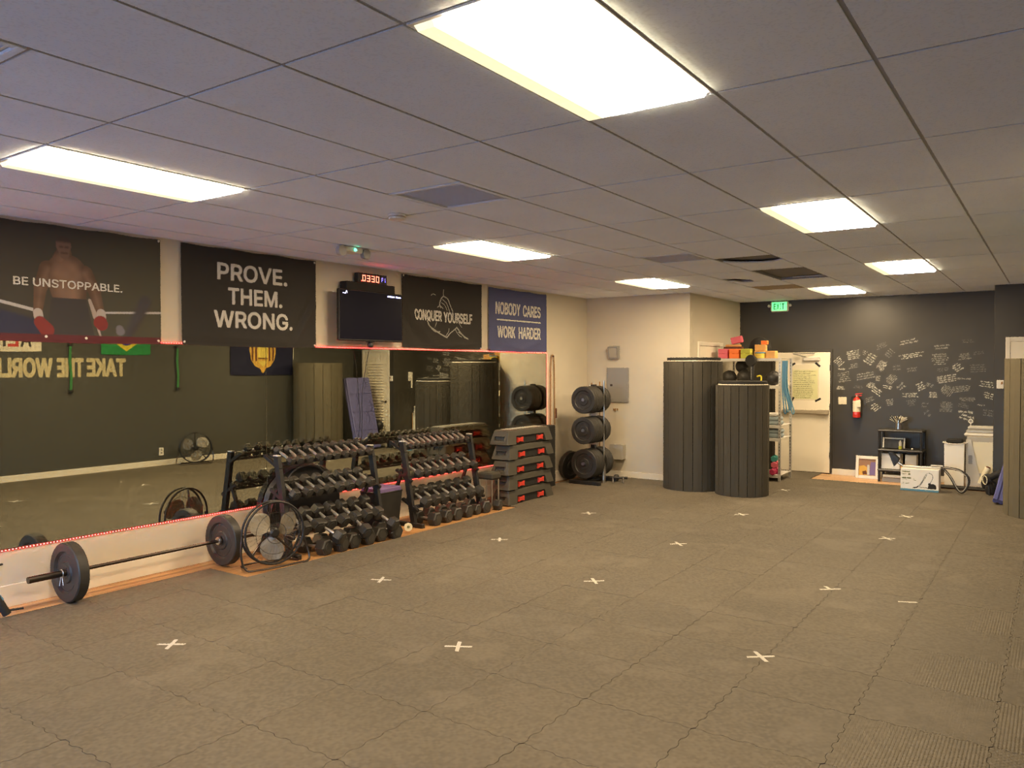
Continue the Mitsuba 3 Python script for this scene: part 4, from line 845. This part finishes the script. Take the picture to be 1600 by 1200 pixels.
add('head', xf(hullmesh([(a * .085 * math.cos(t_), y, .09 * math.sin(t_)) for t_ in np.arange(20) * math.pi / 10 for a, y in ((1, -.02), (1, .02), (.85, -.035))]), tr(.285, 10.235, zb + .39)), 'm_black_matte', pd, smooth=40)
add('column', box(.265, .335, 10.225, 10.265, 1.545, zb + .42, .012), 'm_black', pd); add('seam', box(.291, .299, 10.2225, 10.2255, 1.57, zb + .40, .0008), 'm_grey', pd)
yt = thing('yellow_strap', 'yellow strap beside the black paddle on the ball shelf', 'strap')
add('strap', tube(smooth_path([(.35, 10.33, zb + .14), (.41, 10.32, zb + .15), (.42, 10.32, zb + .09), (.40, 10.32, zb + .02), (.35, 10.33, zb + .015)], 5), .014, 6), 'm_flagyellow', yt, smooth=True)
for i in range(4):
    x = SX1 + .018 + .017 * i; z1 = 1.05 + .03 * (i % 3); sway = .035 + .02 * i
    m = tube(smooth_path([(x, SY0 + .04, 1.86), (x + .002, SY0 + .02, 1.45), (x + sway, SY0, z1 + .05), (x + sway + .015, SY0 + .02, z1), (x + sway + .02, SY0 + .05, z1 + .06), (x + .012, SY0 + .075, 1.45), (x + .006, SY0 + .075, 1.86)], 4), .009, 6)
    single('resistance_tube', m, 'm_blue' if i % 2 == 0 else 'm_blueedge', ('first', 'second', 'third', 'fourth')[i] + ' blue resistance band from the left hanging on the end of the shelving', 'resistance band', 'blue bands hanging on the shelving', smooth=True)
def towel(x0, x1, z0, z1, mat, label, y0=10.33, y1=10.62): single('folded_towel', box(x0, x1, y0, y1, z0, z1, (z1 - z0) * .32), mat, label, 'towel', 'folded pale blue cloths on the shelving')
towel(.36, .69, .867, .93, 'm_paleblue', 'lowest folded pale blue cloth on the middle shelf'); towel(.40, .68, .931, .99, 'm_paleblue', 'middle folded pale blue cloth on the middle shelf'); towel(.45, .66, .991, 1.05, 'm_lightgrey', 'topmost folded grey cloth on the middle shelf')
towel(.38, .70, .667, .735, 'm_paleblue', 'lower folded pale blue cloth on the shelf under the towel stack'); towel(.42, .70, .736, .80, 'm_paleblue', 'upper folded pale blue cloth on the shelf under the towel stack')
for i, (x, y, z, mat, l) in enumerate(((.63, 10.36, .101, 'm_magenta', 'dark pink vinyl dumbbell low on the shelving'), (.60, 10.50, .101, 'm_magenta', 'dark pink vinyl dumbbell behind another low on the shelving'), (.62, 10.40, .206, 'm_pink', 'pale pink vinyl dumbbell on top of the dark pink ones'), (.60, 10.42, .295, 'm_teal', 'teal vinyl dumbbell at the top of the small pile'))):
    k = thing('vinyl_dumbbell', l, 'dumbbell', 'small vinyl dumbbells on the bottom shelf')
    for s_ in (-1, 1): add('head', xf(hexpr(.052, .06, .01), tr(x, y, z + .046) @ rot(RZ, 80 + 7 * i) @ tr(s_ * .08, 0, 0)), mat, k)
    add('handle', xf(tube([(-.055, 0, 0), (.055, 0, 0)], .014, 10), tr(x, y, z + .046) @ rot(RZ, 80 + 7 * i)), mat, k)
jd = thing('door_2', 'white door with a frame on the beige return wall, above the tall mat roll', 'door', kind='structure')
for q in (box(XJ + .0005, XJ + .022, 9.76, 9.83, ZW, 2.10), box(XJ + .0005, XJ + .022, 10.78, 10.85, ZW, 2.10), box(XJ + .0005, XJ + .022, 9.76, 10.85, 2.101, 2.165)): add('frame', q, 'm_trim', jd)
add('leaf', box(XJ + .0006, XJ + .010, 9.835, 10.775, ZW, 2.095), 'm_door', jd)

# ================================================================== FAR WALL
dr_ = thing('door_1', 'cream exit door with a push bar and a taped paper sheet', 'door', kind='structure')
add('leaf', box(.225, 1.12, YF - .028, YF - .001, .005, 2.01, .003), 'm_door', dr_)
for q in (box(.175, .222, YF - .035, YF - .0005, 0, 2.06), box(1.123, 1.155, YF - .035, YF - .0005, 0, 2.06), box(.175, 1.155, YF - .035, YF - .0005, 2.013, 2.06)): add('frame', q, 'm_dark_wall', dr_)
pbk = add('push_bar', box(.38, 1.10, YF - .095, YF - .055, .985, 1.045, .006), 'm_bar', dr_); add('bar_end', box(.93, 1.112, YF - .10, YF - .029, .978, 1.052, .006), 'm_bar', dr_); add('bar_mount', box(.36, .42, YF - .07, YF - .029, .98, 1.05, .004), 'm_galv', dr_)
cb = add('door_closer', box(.70, .96, YF - .085, YF - .029, 1.865, 1.925, .008), 'm_lightgrey', dr_); put(mikit.ply(cat(tube([(.75, YF - .075, 1.93), (.55, YF - .16, 1.985)], .009), tube([(.55, YF - .16, 1.985), (.88, YF - .06, 1.99)], .009)), 'm_steel'), 'arm', cb)
for z in (.3, 1.1, 1.75): add('hinge', tube([(1.121, YF - .034, z - .05), (1.121, YF - .034, z + .05)], .008), 'm_darksteel', dr_)
MF_ = on_far(YF - .0285)
pp = thing('paper_sheet', 'yellowish ruled sheet taped to the cream exit door', 'paper')
add('backing', xf(flat(sbox(.50, 1.20, .945, 1.80), .0008), MF_), 'm_cream', pp)
M2 = on_far(YF - .0294); add('sheet', xf(flat(sbox(.515, 1.225, .925, 1.715), .0007), M2), 'm_paper', pp)
for i in range(15):
    z = 1.69 - i * .0315; r2 = random.Random(i); add('ruled_line', xf(flat(sbox(.53, z - .0035, .53 + .36 * r2.uniform(.75, 1.04), z + .0035), .0005), on_far(YF - .0302)), 'm_ink', pp)
for (x, z, a) in ((.515, 1.80, 38), (.925, 1.80, -42), (.515, 1.21, 62), (.93, 1.215, 28)):
    add('tape', xf(flat(affinity.rotate(sbox(-.05, -.016, .05, .016), a), .0006), on_far(YF - .0312) @ tr(x, z, 0)), 'm_black_matte', pp)
sw = thing('light_switch', 'cream switch plate on the black wall between the door and the extinguisher', 'switch')
add('plate', box(1.245, 1.375, YF - .008, YF - .0005, 1.15, 1.27, .003), 'm_cream', sw)
for x in (1.28, 1.31, 1.34): add('toggle', box(x - .008, x + .008, YF - .016, YF - .008, 1.195, 1.225, .002), 'm_white', sw)
fe = thing('fire_extinguisher', 'red fire extinguisher with a large pale label hanging on the black wall', 'fire extinguisher')
EX, EY = 1.545, YF - .085
add('cylinder', xf(lathe([(.052, 0), (.058, .008), (.058, .27), (.048, .305), (.024, .325), (.020, .335)], 28), tr(EX, EY, .945)), 'm_red', fe, smooth=40)
add('label_band', xf(lathe([(.0585, .095), (.0592, .096), (.0592, .272), (.0585, .273)], 28), tr(EX, EY, .945)), 'm_cream', fe, smooth=40, label='pale paper label')
add('tag', xf(flat(Polygon([(-.01, 0), (.06, .015), (.07, -.10), (.0, -.11)]), .001), on_far(EY - .066) @ tr(EX + .005, 1.225, 0)), 'm_cream', fe)
add('seal', xf(disc(.022, .002, .0005, 20, 'y'), tr(EX - .002, EY - .0595, 1.015)), 'm_pink', fe)
add('valve', xf(lathe([(.018, 0), (.022, .005), (.018, .03)], 16), tr(EX, EY, 1.281)), 'm_chrome', fe, smooth=40)
add('lever', hullmesh([(EX + x, EY + y, z) for x, z in ((-.025, 1.312), (-.02, 1.332), (.085, 1.335), (.085, 1.345)) for y in (-.012, .012)]), 'm_red', fe); add('grip', hullmesh([(EX + x, EY + y, z) for x, z in ((-.02, 1.295), (-.02, 1.308), (.075, 1.296), (.075, 1.306)) for y in (-.011, .011)]), 'm_red', fe)
add('hose', tube(smooth_path([(EX - .02, EY, 1.295), (EX - .07, EY - .01, 1.27), (EX - .078, EY - .015, 1.15), (EX - .068, EY - .015, 1.05)], 5), .010, 8), 'm_black', fe, smooth=True)
add('wall_bracket', box(EX - .02, EX + .02, EY + .059, YF - .0005, 1.05, 1.27), 'm_darksteel', fe)
ex = thing('exit_sign', 'green lit EXIT sign with two small lamps on the black wall under the ceiling', 'exit sign')
add('case', box(.145, .445, YF - .06, YF - .001, 2.705, 2.885, .02), 'm_white', ex)
put(emitter(xf(flat(sbox(.168, 2.722, .422, 2.868), .001), on_far(YF - .0602)), (.03, 1.5, .36), .05), 'face', ex, label='glowing green face')
for s_, u, w_ in (('E', .200, .040), ('X', .252, .042), ('I', .310, .012), ('T', .338, .042)): add('letter', xf(text_rect(s_, u, 2.745, w_, .10, .001), on_far(YF - .0618)), 'm_green', ex)
for x in (.118, .472): add('lamp_head', xf(ball(.026, 2), tr(x, YF - .045, 2.81)), 'm_white', ex, smooth=True)
# chalk inscriptions: x, z, width, height, slant, lines, strength
CH = [(1.25, 1.85, 0.14, 0.14, 45, 5, 0.8), (1.47, 1.96, 0.22, 0.15, 10, 5, 0.9), (1.64, 1.99, 0.08, 0.08, -30, 3, 0.5), (1.73, 1.89, 0.16, 0.19, -35, 5, 0.8), (1.29, 1.73, 0.14, 0.04, 0, 1, 0.8), (1.48, 1.78, 0.17, 0.08, 10, 3, 0.4), (1.89, 2.1, 0.17, 0.08, 25, 3, 0.35), (2.01, 1.98, 0.13, 0.14, -40, 4, 0.25), (1.9, 1.79, 0.19, 0.12, 60, 6, 0.65), (1.33, 1.6, 0.2, 0.17, 10, 5, 0.4), (1.66, 1.62, 0.29, 0.12, 12, 3, 0.4), (1.85, 1.58, 0.09, 0.09, 0, 4, 0.5), (2.04, 1.57, 0.17, 0.13, 45, 5, 0.55), (1.28, 1.42, 0.13, 0.06, 0, 3, 0.8), (1.55, 1.44, 0.15, 0.05, 0, 2, 0.35), (1.74, 1.47, 0.12, 0.1, -20, 4, 0.8), (1.83, 1.37, 0.16, 0.1, -35, 3, 0.65), (1.98, 1.44, 0.15, 0.06, -12, 2, 0.7), (2.18, 1.45, 0.13, 0.1, 45, 2, 0.45), (1.72, 1.24, 0.14, 0.08, 20, 3, 0.4), (2.02, 1.2, 0.1, 0.11, 10, 4, 0.5), (1.81, 1.12, 0.16, 0.13, 40, 4, 0.65), (2.28, 2.16, 0.32, 0.08, 12, 2, 0.5), (2.32, 1.94, 0.36, 0.08, 10, 3, 0.8), (2.12, 1.75, 0.13, 0.1, 5, 2, 0.2), (2.33, 1.72, 0.16, 0.08, 10, 2, 0.35), (2.31, 1.32, 0.22, 0.07, 2, 3, 0.6), (2.33, 1.2, 0.14, 0.1, 10, 4, 0.35), (2.46, 1.46, 0.12, 0.13, 25, 4, 0.65), (2.58, 1.48, 0.11, 0.06, -20, 3, 0.4), (2.75, 2.07, 0.23, 0.08, 5, 2, 0.5), (2.72, 1.88, 0.23, 0.18, 3, 6, 0.55), (3.05, 1.92, 0.18, 0.1, 8, 4, 0.5), (3.23, 1.97, 0.17, 0.05, 8, 2, 0.35), (2.96, 1.76, 0.14, 0.13, 35, 4, 0.85), (3.22, 1.74, 0.28, 0.13, 3, 4, 0.3), (2.76, 1.72, 0.17, 0.06, 10, 3, 0.35), (2.81, 1.58, 0.31, 0.12, 10, 4, 0.6), (3.05, 1.58, 0.22, 0.05, -3, 1, 0.55), (2.82, 1.4, 0.15, 0.17, 55, 7, 0.55), (3.01, 1.43, 0.27, 0.1, 8, 4, 0.5), (2.63, 1.33, 0.14, 0.09, 0, 4, 0.75), (3.34, 1.5, 0.2, 0.1, -8, 3, 0.65), (3.37, 1.33, 0.16, 0.1, -18, 3, 0.75), (3.09, 1.27, 0.23, 0.06, 0, 3, 0.4), (3.04, 1.18, 0.14, 0.08, -15, 3, 0.35), (3.27, 1.19, 0.15, 0.04, -5, 1, 0.4), (2.81, 1.15, 0.19, 0.16, -3, 7, 0.4), (2.52, 1.17, 0.09, 0.1, 0, 2, 0.2), (2.56, 1.04, 0.09, 0.12, 50, 2, 0.3), (3.07, 1.08, 0.21, 0.06, -5, 1, 0.7), (3.09, 0.99, 0.21, 0.1, -20, 2, 0.6), (3.38, 1.07, 0.21, 0.11, -5, 3, 0.3), (3.09, 2.15, 0.2, 0.06, 0, 2, 0.2)]
for i, (x, z, w_, h_, a, n, b_) in enumerate(CH):
    r = random.Random(500 + i); L = []
    for j in range(n):
        v = h_ * (.5 - (j + .5) / n); lw = w_ * r.uniform(.62, 1.0); u = -lw / 2 + (w_ - lw) * r.uniform(-.3, .3); xh = min(h_ / n * .36, .022)
        while u < lw / 2 - .012:
            wd = min(r.uniform(.022, .075), lw / 2 - u); m_ = max(4, int(wd / .0065))
            L.append([(u + wd * t_ / m_, v + xh * (r.uniform(.2, 1) if t_ % 2 else r.uniform(-1, -.2)) * (1.5 if r.random() < .12 else 1)) for t_ in range(m_ + 1)]); u += wd + r.uniform(.010, .02)
    g = MultiLineString(L).buffer(.0019 if b_ < .5 else .0025, quad_segs=1, cap_style=2)
    add('chalk_writing', xf(flat(affinity.rotate(g, a, origin=(0, 0)), .0006), on_far(YF - .0004) @ tr(x, z, 0)), 'm_chalk0' if b_ >= .6 else ('m_chalk1' if b_ >= .38 else 'm_chalk2'), wf)

# things on the floor before the chalk wall
pf = thing('picture_frame', 'white framed picture leaning on the black wall beside the black plastic shelves', 'picture frame')
MP = tr(1.735, 11.50, ZW + .001) @ rot(RX, -9)
for q in (box(-.17, -.125, -.018, .018, 0, .36), box(.125, .17, -.018, .018, 0, .36), box(-.124, .124, -.018, .018, 0, .05), box(-.124, .124, -.018, .018, .31, .36)): add('frame', xf(q, MP), 'm_white', pf)
add('picture', xf(box(-.124, .124, .0, .008, .051, .309), MP), 'm_print_brown', pf); add('print_patch', xf(flat(Polygon([(-.12, .055), (.0, .055), (.03, .16), (-.05, .21), (-.12, .19)]), .001), MP @ on_far(-.0005)), 'm_gold', pf)
add('print_patch', xf(flat(Polygon([(.03, .06), (.12, .06), (.12, .27), (.05, .27)]), .001), MP @ on_far(-.0008)), 'm_print_purple', pf); add('print_patch', xf(flat(Polygon([(-.06, .06), (.01, .07), (-.02, .13), (-.07, .11)]), .001), MP @ on_far(-.0022)), 'm_brown', pf)
add('mount', xf(flat(sbox(.0, .06, .035, .22), .001), MP @ on_far(-.003)), 'm_lightgrey', pf)
bs = thing('plastic_shelves', 'black plastic shelf unit standing against the chalk wall', 'shelves')
for z in (.795, .495, .185): add('shelf', box(1.925, 2.555, 11.26, 11.68, z - .03, z, .012), 'm_hex', bs)
for x in (1.95, 2.53):
    for y in (11.29, 11.65):
        for z0, z1 in ((ZW + .001, .154), (.186, .464), (.496, .764)): add('post', tube([(x, y, z0), (x, y, z1)], .018, 12), 'm_black', bs, smooth=40)
va = thing('steel_vase', 'steel canister full of chalk pens on top of the black shelves', 'canister')
add('canister', xf(lathe([(.040, 0), (.045, .004), (.045, .165), (.042, .165), (.042, .01)], 28), tr(2.195, 11.45, .796)), 'm_chrome', va, smooth=40)
for i in range(44):
    r = random.Random(i); a = r.uniform(0, 6.28); t_ = .02 + .12 * math.sqrt(r.random()); z = .945 + r.uniform(0, .05) + .045 * (1 - t_ / .14); e = .6
    add('pen', tube([(2.195 + e * t_ * .5 * math.cos(a), 11.45 + .4 * t_ * math.sin(a), .90), (2.195 + t_ * math.cos(a), 11.45 + t_ * .7 * math.sin(a), z)], .0062, 6), ('m_cream', 'm_black', 'm_black', 'm_lightgrey')[i % 4], va)
sf = thing('silver_frame', 'silver picture frame lying propped on the middle shelf of the black unit', 'picture frame'); MS = tr(2.12, 11.50, .497) @ rot(RX, -14)
for q in (box(-.16, -.135, -.012, .012, 0, .165), box(.135, .16, -.012, .012, 0, .165), box(-.134, .134, -.012, .012, .14, .165)): add('frame', xf(q, MS), 'm_galv', sf)
add('glass', xf(box(-.134, .134, 0, .006, .0, .139), MS), 'm_black', sf)
bo = thing('spray_bottle', 'small clear bottle with a lime base on the middle black shelf', 'bottle')
add('body', xf(lathe([(.022, .052), (.022, .11), (.010, .128), (.010, .14)], 18), tr(2.235, 11.36, .497)), 'm_lightgrey', bo, smooth=40); add('base', xf(lathe([(.024, 0), (.026, .005), (.026, .05), (.022, .051)], 18), tr(2.235, 11.36, .497)), 'm_lime', bo, smooth=40)
for x, l in ((2.33, 'small dark remote on the middle black shelf'),): single('remote', box(x - .06, x + .05, 11.30, 11.345, .4965, .516, .006), 'm_black_matte', l, 'remote control')
single('round_knob', xf(ball(.017, 2), tr(2.405, 11.32, .514)), 'm_lightgrey', 'small pale ball at the right of the middle black shelf', 'ball', smooth=True)
single('paper_box', box(2.30, 2.46, 11.36, 11.55, .187, .42, .004), 'm_lightgrey', 'grey carton standing on the lowest black shelf', 'carton')
single('cable_box', box(2.25, 2.43, 11.28, 11.345, .187, .27, .01), 'm_tan', 'tan basket in front of the grey carton on the black shelves', 'basket')
for i in range(3): single('board', xf(box(-.12, .14, -.008, .008, 0, .235, .003), tr(2.09 + .01 * i, 11.35 + .06 * i, .187) @ rot(RX, -8)), ('m_white', 'm_lightgrey', 'm_cream')[i], ('front', 'middle', 'rear')[i] + ' pale board leaning on the lowest black shelf', 'board', 'pale boards on the lowest black shelf')
single('binder', box(1.99, 2.36, 11.30, 11.60, ZW + .001, .06, .006), 'm_grey', 'flat grey case lying under the lowest black shelf', 'case'); single('binder', box(2.0, 2.36, 11.28, 11.58, .061, .10, .006), 'm_lightgrey', 'pale flat case on top of the grey case under the black shelf', 'case')
# vacuum box with the vacuum lying on it
vb = thing('vacuum_box', 'white carton printed with a canister vacuum, standing on the floor mats', 'carton'); BX0, BX1, BY0, BZ1 = 2.375, 2.86, 10.46, .315
add('carton', box(BX0, BX1, BY0, BY0 + .22, .001, BZ1, .003), 'm_white', vb); add('blue_edge', box(BX0 - .0008, BX1 + .0008, BY0 - .0012, BY0 + .01, .002, .03, .0005), 'm_blueedge', vb)
MV = on_far(BY0 - .0003) @ tr(BX0, 0, 0)
for u, v, w_, h_ in ((.02, .265, .10, .016), (.02, .238, .055, .006), (.02, .228, .045, .005), (.10, .226, .025, .022), (.02, .172, .055, .020), (.082, .172, .055, .020), (.02, .155, .08, .004), (.16, .165, .02, .004), (.17, .150, .03, .006), (.02, .110, .10, .004), (.02, .098, .09, .004)):
    add('printed_text', xf(flat(sbox(u, v, u + w_, v + h_), .0006), MV), 'm_ink', vb)
hose = [stroke(smooth_path(np.array(p_), 5), w_) for p_, w_ in (([(.22, .06), (.27, .13), (.31, .22), (.35, .265), (.40, .25), (.41, .20), (.385, .14), (.36, .10)], .006), ([(.245, .07), (.30, .17), (.335, .235)], .006), ([(.255, .055), (.32, .06), (.37, .05)], .008), ([(.17, .05), (.205, .055), (.225, .07)], .016))]
add('printed_vacuum', xf(flat(unary_union(hose + [affinity.scale(Point(.405, .085).buffer(.045), 1.1, .72), sbox(.35, .045, .455, .075), Point(.37, .11).buffer(.018)]), .0008), MV), 'm_black_matte', vb)
vc = thing('vacuum_cleaner', 'vacuum wand with a black head and a coiled hose lying on the printed carton', 'vacuum cleaner'); vy = 10.56; zt2 = BZ1 + .019
add('wand', tube([(2.38, vy, zt2 + .004), (2.62, vy, zt2), (2.90, vy, zt2 + .01)], .0165, 12), 'm_galv', vc, smooth=40); add('grip', tube([(2.75, vy - .02, zt2 + .036), (2.90, vy - .01, zt2 + .034)], .013, 10), 'm_lightgrey', vc, smooth=40)
add('head', hullmesh([(x, y, z) for x, z in ((2.205, .52), (2.25, .53), (2.30, .385), (2.335, .40), (2.345, .44), (2.28, .325)) for y in (vy - .05, vy + .05)]), 'm_black', vc); add('neck', tube([(2.30, vy, .40), (2.35, vy, .37), (2.39, vy, zt2 + .008)], .02, 10), 'm_chrome', vc, smooth=40)
add('hose', tube(smooth_path([(2.88, vy, zt2 + .014), (3.0, vy - .01, .345), (3.12, vy - .03, .32), (3.21, vy - .04, .24), (3.215, vy - .045, .14), (3.17, vy - .05, .05), (3.13, vy - .05, .03), (3.08, vy - .05, .07), (3.0, vy - .04, .22), (2.93, vy - .02, .31), (2.88, vy, zt2 + .02)], 7), .017, 10), 'm_rubber', vc, smooth=40)
for k_ in range(2): add('hose_stripe', tube(smooth_path([(2.90, vy - .018, zt2 + .016 - .01 * k_), (3.0, vy - .027, .345), (3.115, vy - .047, .315), (3.195, vy - .057, .237), (3.20, vy - .062, .14), (3.16, vy - .067, .055), (3.128, vy - .067, .035), (3.085, vy - .067, .075), (3.005, vy - .057, .222), (2.93, vy - .037, .308)], 7), .0045, 6), 'm_lightgrey', vc, smooth=True) if k_ == 0 else None
single('black_pad', box(2.78, 3.52, 11.02, 11.27, .001, .018, .006), 'm_black_matte', 'flat black mat on the floor under the white boards', 'mat')
# white boards, bin, glass panel, stack on top
wb = thing('white_bin', 'tall white bin with a curved lip left of the glass panel', 'bin'); MW = tr(2.965, 11.38, ZW + .02)
add('body', xf(hullmesh([(x * w_ / 2, y * w_ * .36, z) for x, y in ((-1, -1), (1, -1), (1, 1), (-1, 1)) for w_, z in ((.25, 0), (.26, .62))]), MW), 'm_white', wb); add('lip', xf(tube(smooth_path([(-.132, -.09, .63), (0, -.096, .615), (.132, -.09, .63), (.132, .09, .63), (-.132, .09, .63)], 4, True), .008, 8, True), MW), 'm_white', wb, smooth=True)
add('black_liner', xf(box(-.11, .11, -.07, .07, .621, .69, .02), MW), 'm_black_matte', wb); add('foot', xf(box(-.11, .11, -.08, .08, -.019, 0), MW), 'm_grey', wb)
tb = thing('storage_cabinet', 'white cabinet with a sloping panel beside the white bin', 'cabinet')
add('body', box(3.115, 3.455, 11.42, 11.70, ZW + .001, .735, .006), 'm_panel', tb)
add('side_board', hullmesh([(x, y, z) for x, z in ((3.105, ZW + .002), (3.32, ZW + .002), (3.105, .69), (3.17, .69)) for y in (11.405, 11.4185)]), 'm_lightgrey', tb, label='pale board with a slanted edge'); add('front_panel', box(3.19, 3.445, 11.4185, 11.4195, .20, .66, .0003), 'm_cream', tb)
add('dark_patch', box(3.14, 3.19, 11.4035, 11.4049, .33, .46, .0004), 'm_grey', tb); add('edge_trim', box(3.456, 3.466, 11.41, 11.70, ZW + .001, .735, .002), 'm_rope', tb)
for i, (z0, z1, x0, mat, l) in enumerate(((.736, .785, 3.075, 'm_white', 'lowest long pale cushion on the white cabinet'), (.786, .835, 3.10, 'm_galv', 'middle long silver cushion on the white cabinet'), (.836, .885, 3.12, 'm_lightgrey', 'topmost long silver cushion on the white cabinet'))):
    single('cushion', box(x0, 3.462, 11.44, 11.69, z0, z1, .018), mat, l, 'cushion', 'long pale cushions stacked on the cabinet')
tp = thing('table_mirror', 'tiny round white mirror on a stem on top of the cushion stack', 'mirror')
add('rim', xf(ring(.026, .008, 24, 8, 'y'), tr(3.155, 11.52, .955)), 'm_white', tp, smooth=40); add('glass', xf(disc(.024, .004, .001, 20, 'y'), tr(3.155, 11.52, .955)), 'm_grey', tp); add('stem', tube([(3.155, 11.52, .8865), (3.155, 11.52, .925)], .006), 'm_white', tp)
# clutter between the cabinet and the blue pad
for x, y, r, l in ((3.40, 11.20, .085, 'black kettlebell in front of the white cabinet'), (3.47, 10.72, .075, 'black kettlebell beside the blue folding pad')):
    k = thing('kettlebell', l, 'kettlebell', 'black kettlebells at the right'); add('body', xf(lathe([(r * .55, 0), (r * .8, .006), (r, r * .8), (r * .8, r * 1.5), (r * .3, r * 1.8)], 24), tr(x, y, .019 if y > 11 else .001)), 'm_black', k, smooth=40)
    add('handle', tube(smooth_path([(x - r * .6, y, r * 1.45), (x - r * .65, y, r * 2.1), (x, y, r * 2.55), (x + r * .65, y, r * 2.1), (x + r * .6, y, r * 1.45)], 5), .014, 8), 'm_black', k, smooth=True)
ro = thing('foam_roller', 'cream roller leaning between the cabinet and the blue folding pad', 'roller'); add('tube', tube([(3.30, 11.33, .06), (3.395, 11.33, .30)], .040, 18), 'm_cream', ro, smooth=40); add('end', tube([(3.394, 11.33, .298), (3.40, 11.33, .312)], .028, 14), 'm_brown', ro, smooth=40)
dw = thing('massage_gun', 'dark wheeled gadget with pale trim lying against the blue folding pad', 'gadget'); add('body', tube([(3.42, 10.62, .22), (3.60, 10.60, .33)], .045, 14), 'm_black_matte', dw, smooth=40); add('wheel', xf(disc(.06, .05, .008, 22, 'x'), tr(3.43, 10.60, .21) @ rot(RZ, 30)), 'm_black', dw, smooth=40); add('trim', xf(ring(.058, .006, 24, 6, 'x'), tr(3.405, 10.585, .21) @ rot(RZ, 30)), 'm_cream', dw, smooth=40)
add('leg', tube([(3.45, 10.60, .17), (3.46, 10.60, .002)], .012), 'm_black', dw)
# blue folding pad leaning on the far right wall
fp = thing('folding_pad', 'blue vinyl folding pad leaning on the wall behind the wide mat roll', 'folding mat')
MB = tr(3.535, 9.815, .032) @ rot(RY, 13.5)
for i in range(2): add('panel', xf(box(.062 * i, .060 + .062 * i, 0, .68, 0, 1.56, .014), MB), 'm_bluepad', fp, smooth=30)
for z in (.40, .80, 1.20): add('seam', xf(box(-.002, .003, .006, .674, z - .006, z + .006, .001), MB), 'm_bluepad_side', fp)
for (u, v) in ((.12, .25), (.42, .55), (.18, .95), (.48, 1.3), (.33, .12), (.55, .8)): add('crease', xf(tube(smooth_path([(.0, u, v), (-.004, u + .06, v + .10), (.0, u + .02, v + .24)], 4), .007, 6), MB), 'm_bluepad_side', fp)
add('end_cap', xf(box(.004, .118, -.003, .001, .01, .05, .001), MB), 'm_bluepad_side', fp)
d3 = thing('door_3', 'white louvred door in the dark far right wall, behind the wide mat roll', 'door', kind='structure')
for q in (box(3.615, 3.67, YE - .022, YE - .0005, ZW, 2.17), box(4.40, 4.455, YE - .022, YE - .0005, ZW, 2.17), box(3.671, 4.399, YE - .022, YE - .0005, 2.11, 2.17)): add('frame', q, 'm_trim', d3)
add('leaf', box(3.672, 4.398, YE - .014, YE - .0006, ZW + .004, 2.108), 'm_door', d3)
for i in range(26): add('louvre', xf(box(-.235, .235, -.018, .018, -.004, .004, .001), tr(4.02, YE - .024, .30 + i * .062) @ rot(RX, 35)), 'm_trim', d3)
add('handle', cat(xf(disc(.028, .012, .002, 16, 'y'), tr(3.72, YE - .020, 1.0)), tube([(3.72, YE - .03, 1.0), (3.72, YE - .06, 1.0), (3.82, YE - .062, 1.0)], .010)), 'm_darksteel', d3)
tm = thing('thermostat', 'small white thermostat on the dark wall at the right edge, beside the wide mat roll', 'thermostat'); add('body', box(3.515, 3.60, YE - .025, YE - .001, 1.46, 1.58, .004), 'm_white', tm); add('dial', box(3.565, 3.59, YE - .029, YE - .025, 1.52, 1.555, .001), 'm_rope', tm)
single('punch_ball', xf(ball(.11), tr(3.78, 10.66, .48)), 'm_black', 'black ball on a stand in front of the louvred door, seen in the mirror', 'ball', smooth=True); single('ball_stand', cat(disc(.14, .02, .004, 24).apply_translation([3.78, 10.66, .012]), tube([(3.78, 10.66, .02), (3.78, 10.66, .369)], .02)), 'm_black_matte', 'black stand under the ball before the louvred door', 'stand')

# ================================================================== TAPE CROSSES ON THE MATS
COLS = {-.42: 'left', 1.11: 'middle', 2.75: 'right'}
CR = [(-.415, .91, 0), (1.12, 1.92, -6), (2.75, 2.83, 3), (-.39, 2.78, -8), (1.09, 3.75, 4), (2.75, 4.60, 2), (-.47, 4.58, -4), (1.12, 5.43, 5), (2.79, 6.87, 0), (-.43, 6.37, 0), (1.12, 7.33, 4), (2.76, 8.30, 0), (1.01, 9.51, 0)]
cnt = {}
for (x, y, a) in CR:
    c_ = min(COLS, key=lambda q: abs(q - x)); cnt[c_] = cnt.get(c_, 0) + 1
    k = thing('tape_cross', f'white tape cross on the mats, {ORD[cnt[c_] - 1]} from the camera in the {COLS[c_]} row', 'tape mark', 'white tape crosses on the floor mats')
    r = random.Random(int(x * 100 + y * 10))
    for j, ang in enumerate((36, 128)):
        if (x, y) == (2.75, 4.60) and j == 1: L0, L1 = -.02, .085
        else: L0, L1 = -.09, .09
        g = Polygon([(L0, -.013), (L1 - .01, -.0135), (L1, .002), (L1 - .004, .013), (L0 + .006, .0125)])
        add('strip', xf(flat(affinity.rotate(g, ang + a, origin=(0, 0)), .0004), tr(x, y, .0006 + .0005 * j)), 'm_tape', k)
single('tape_strip', xf(flat(sbox(-.07, -.012, .07, .012), .0004), tr(3.31, 4.57, .0006) @ rot(RZ, 25)), 'm_tape', 'single short white tape strip on the mats at the right', 'tape mark')
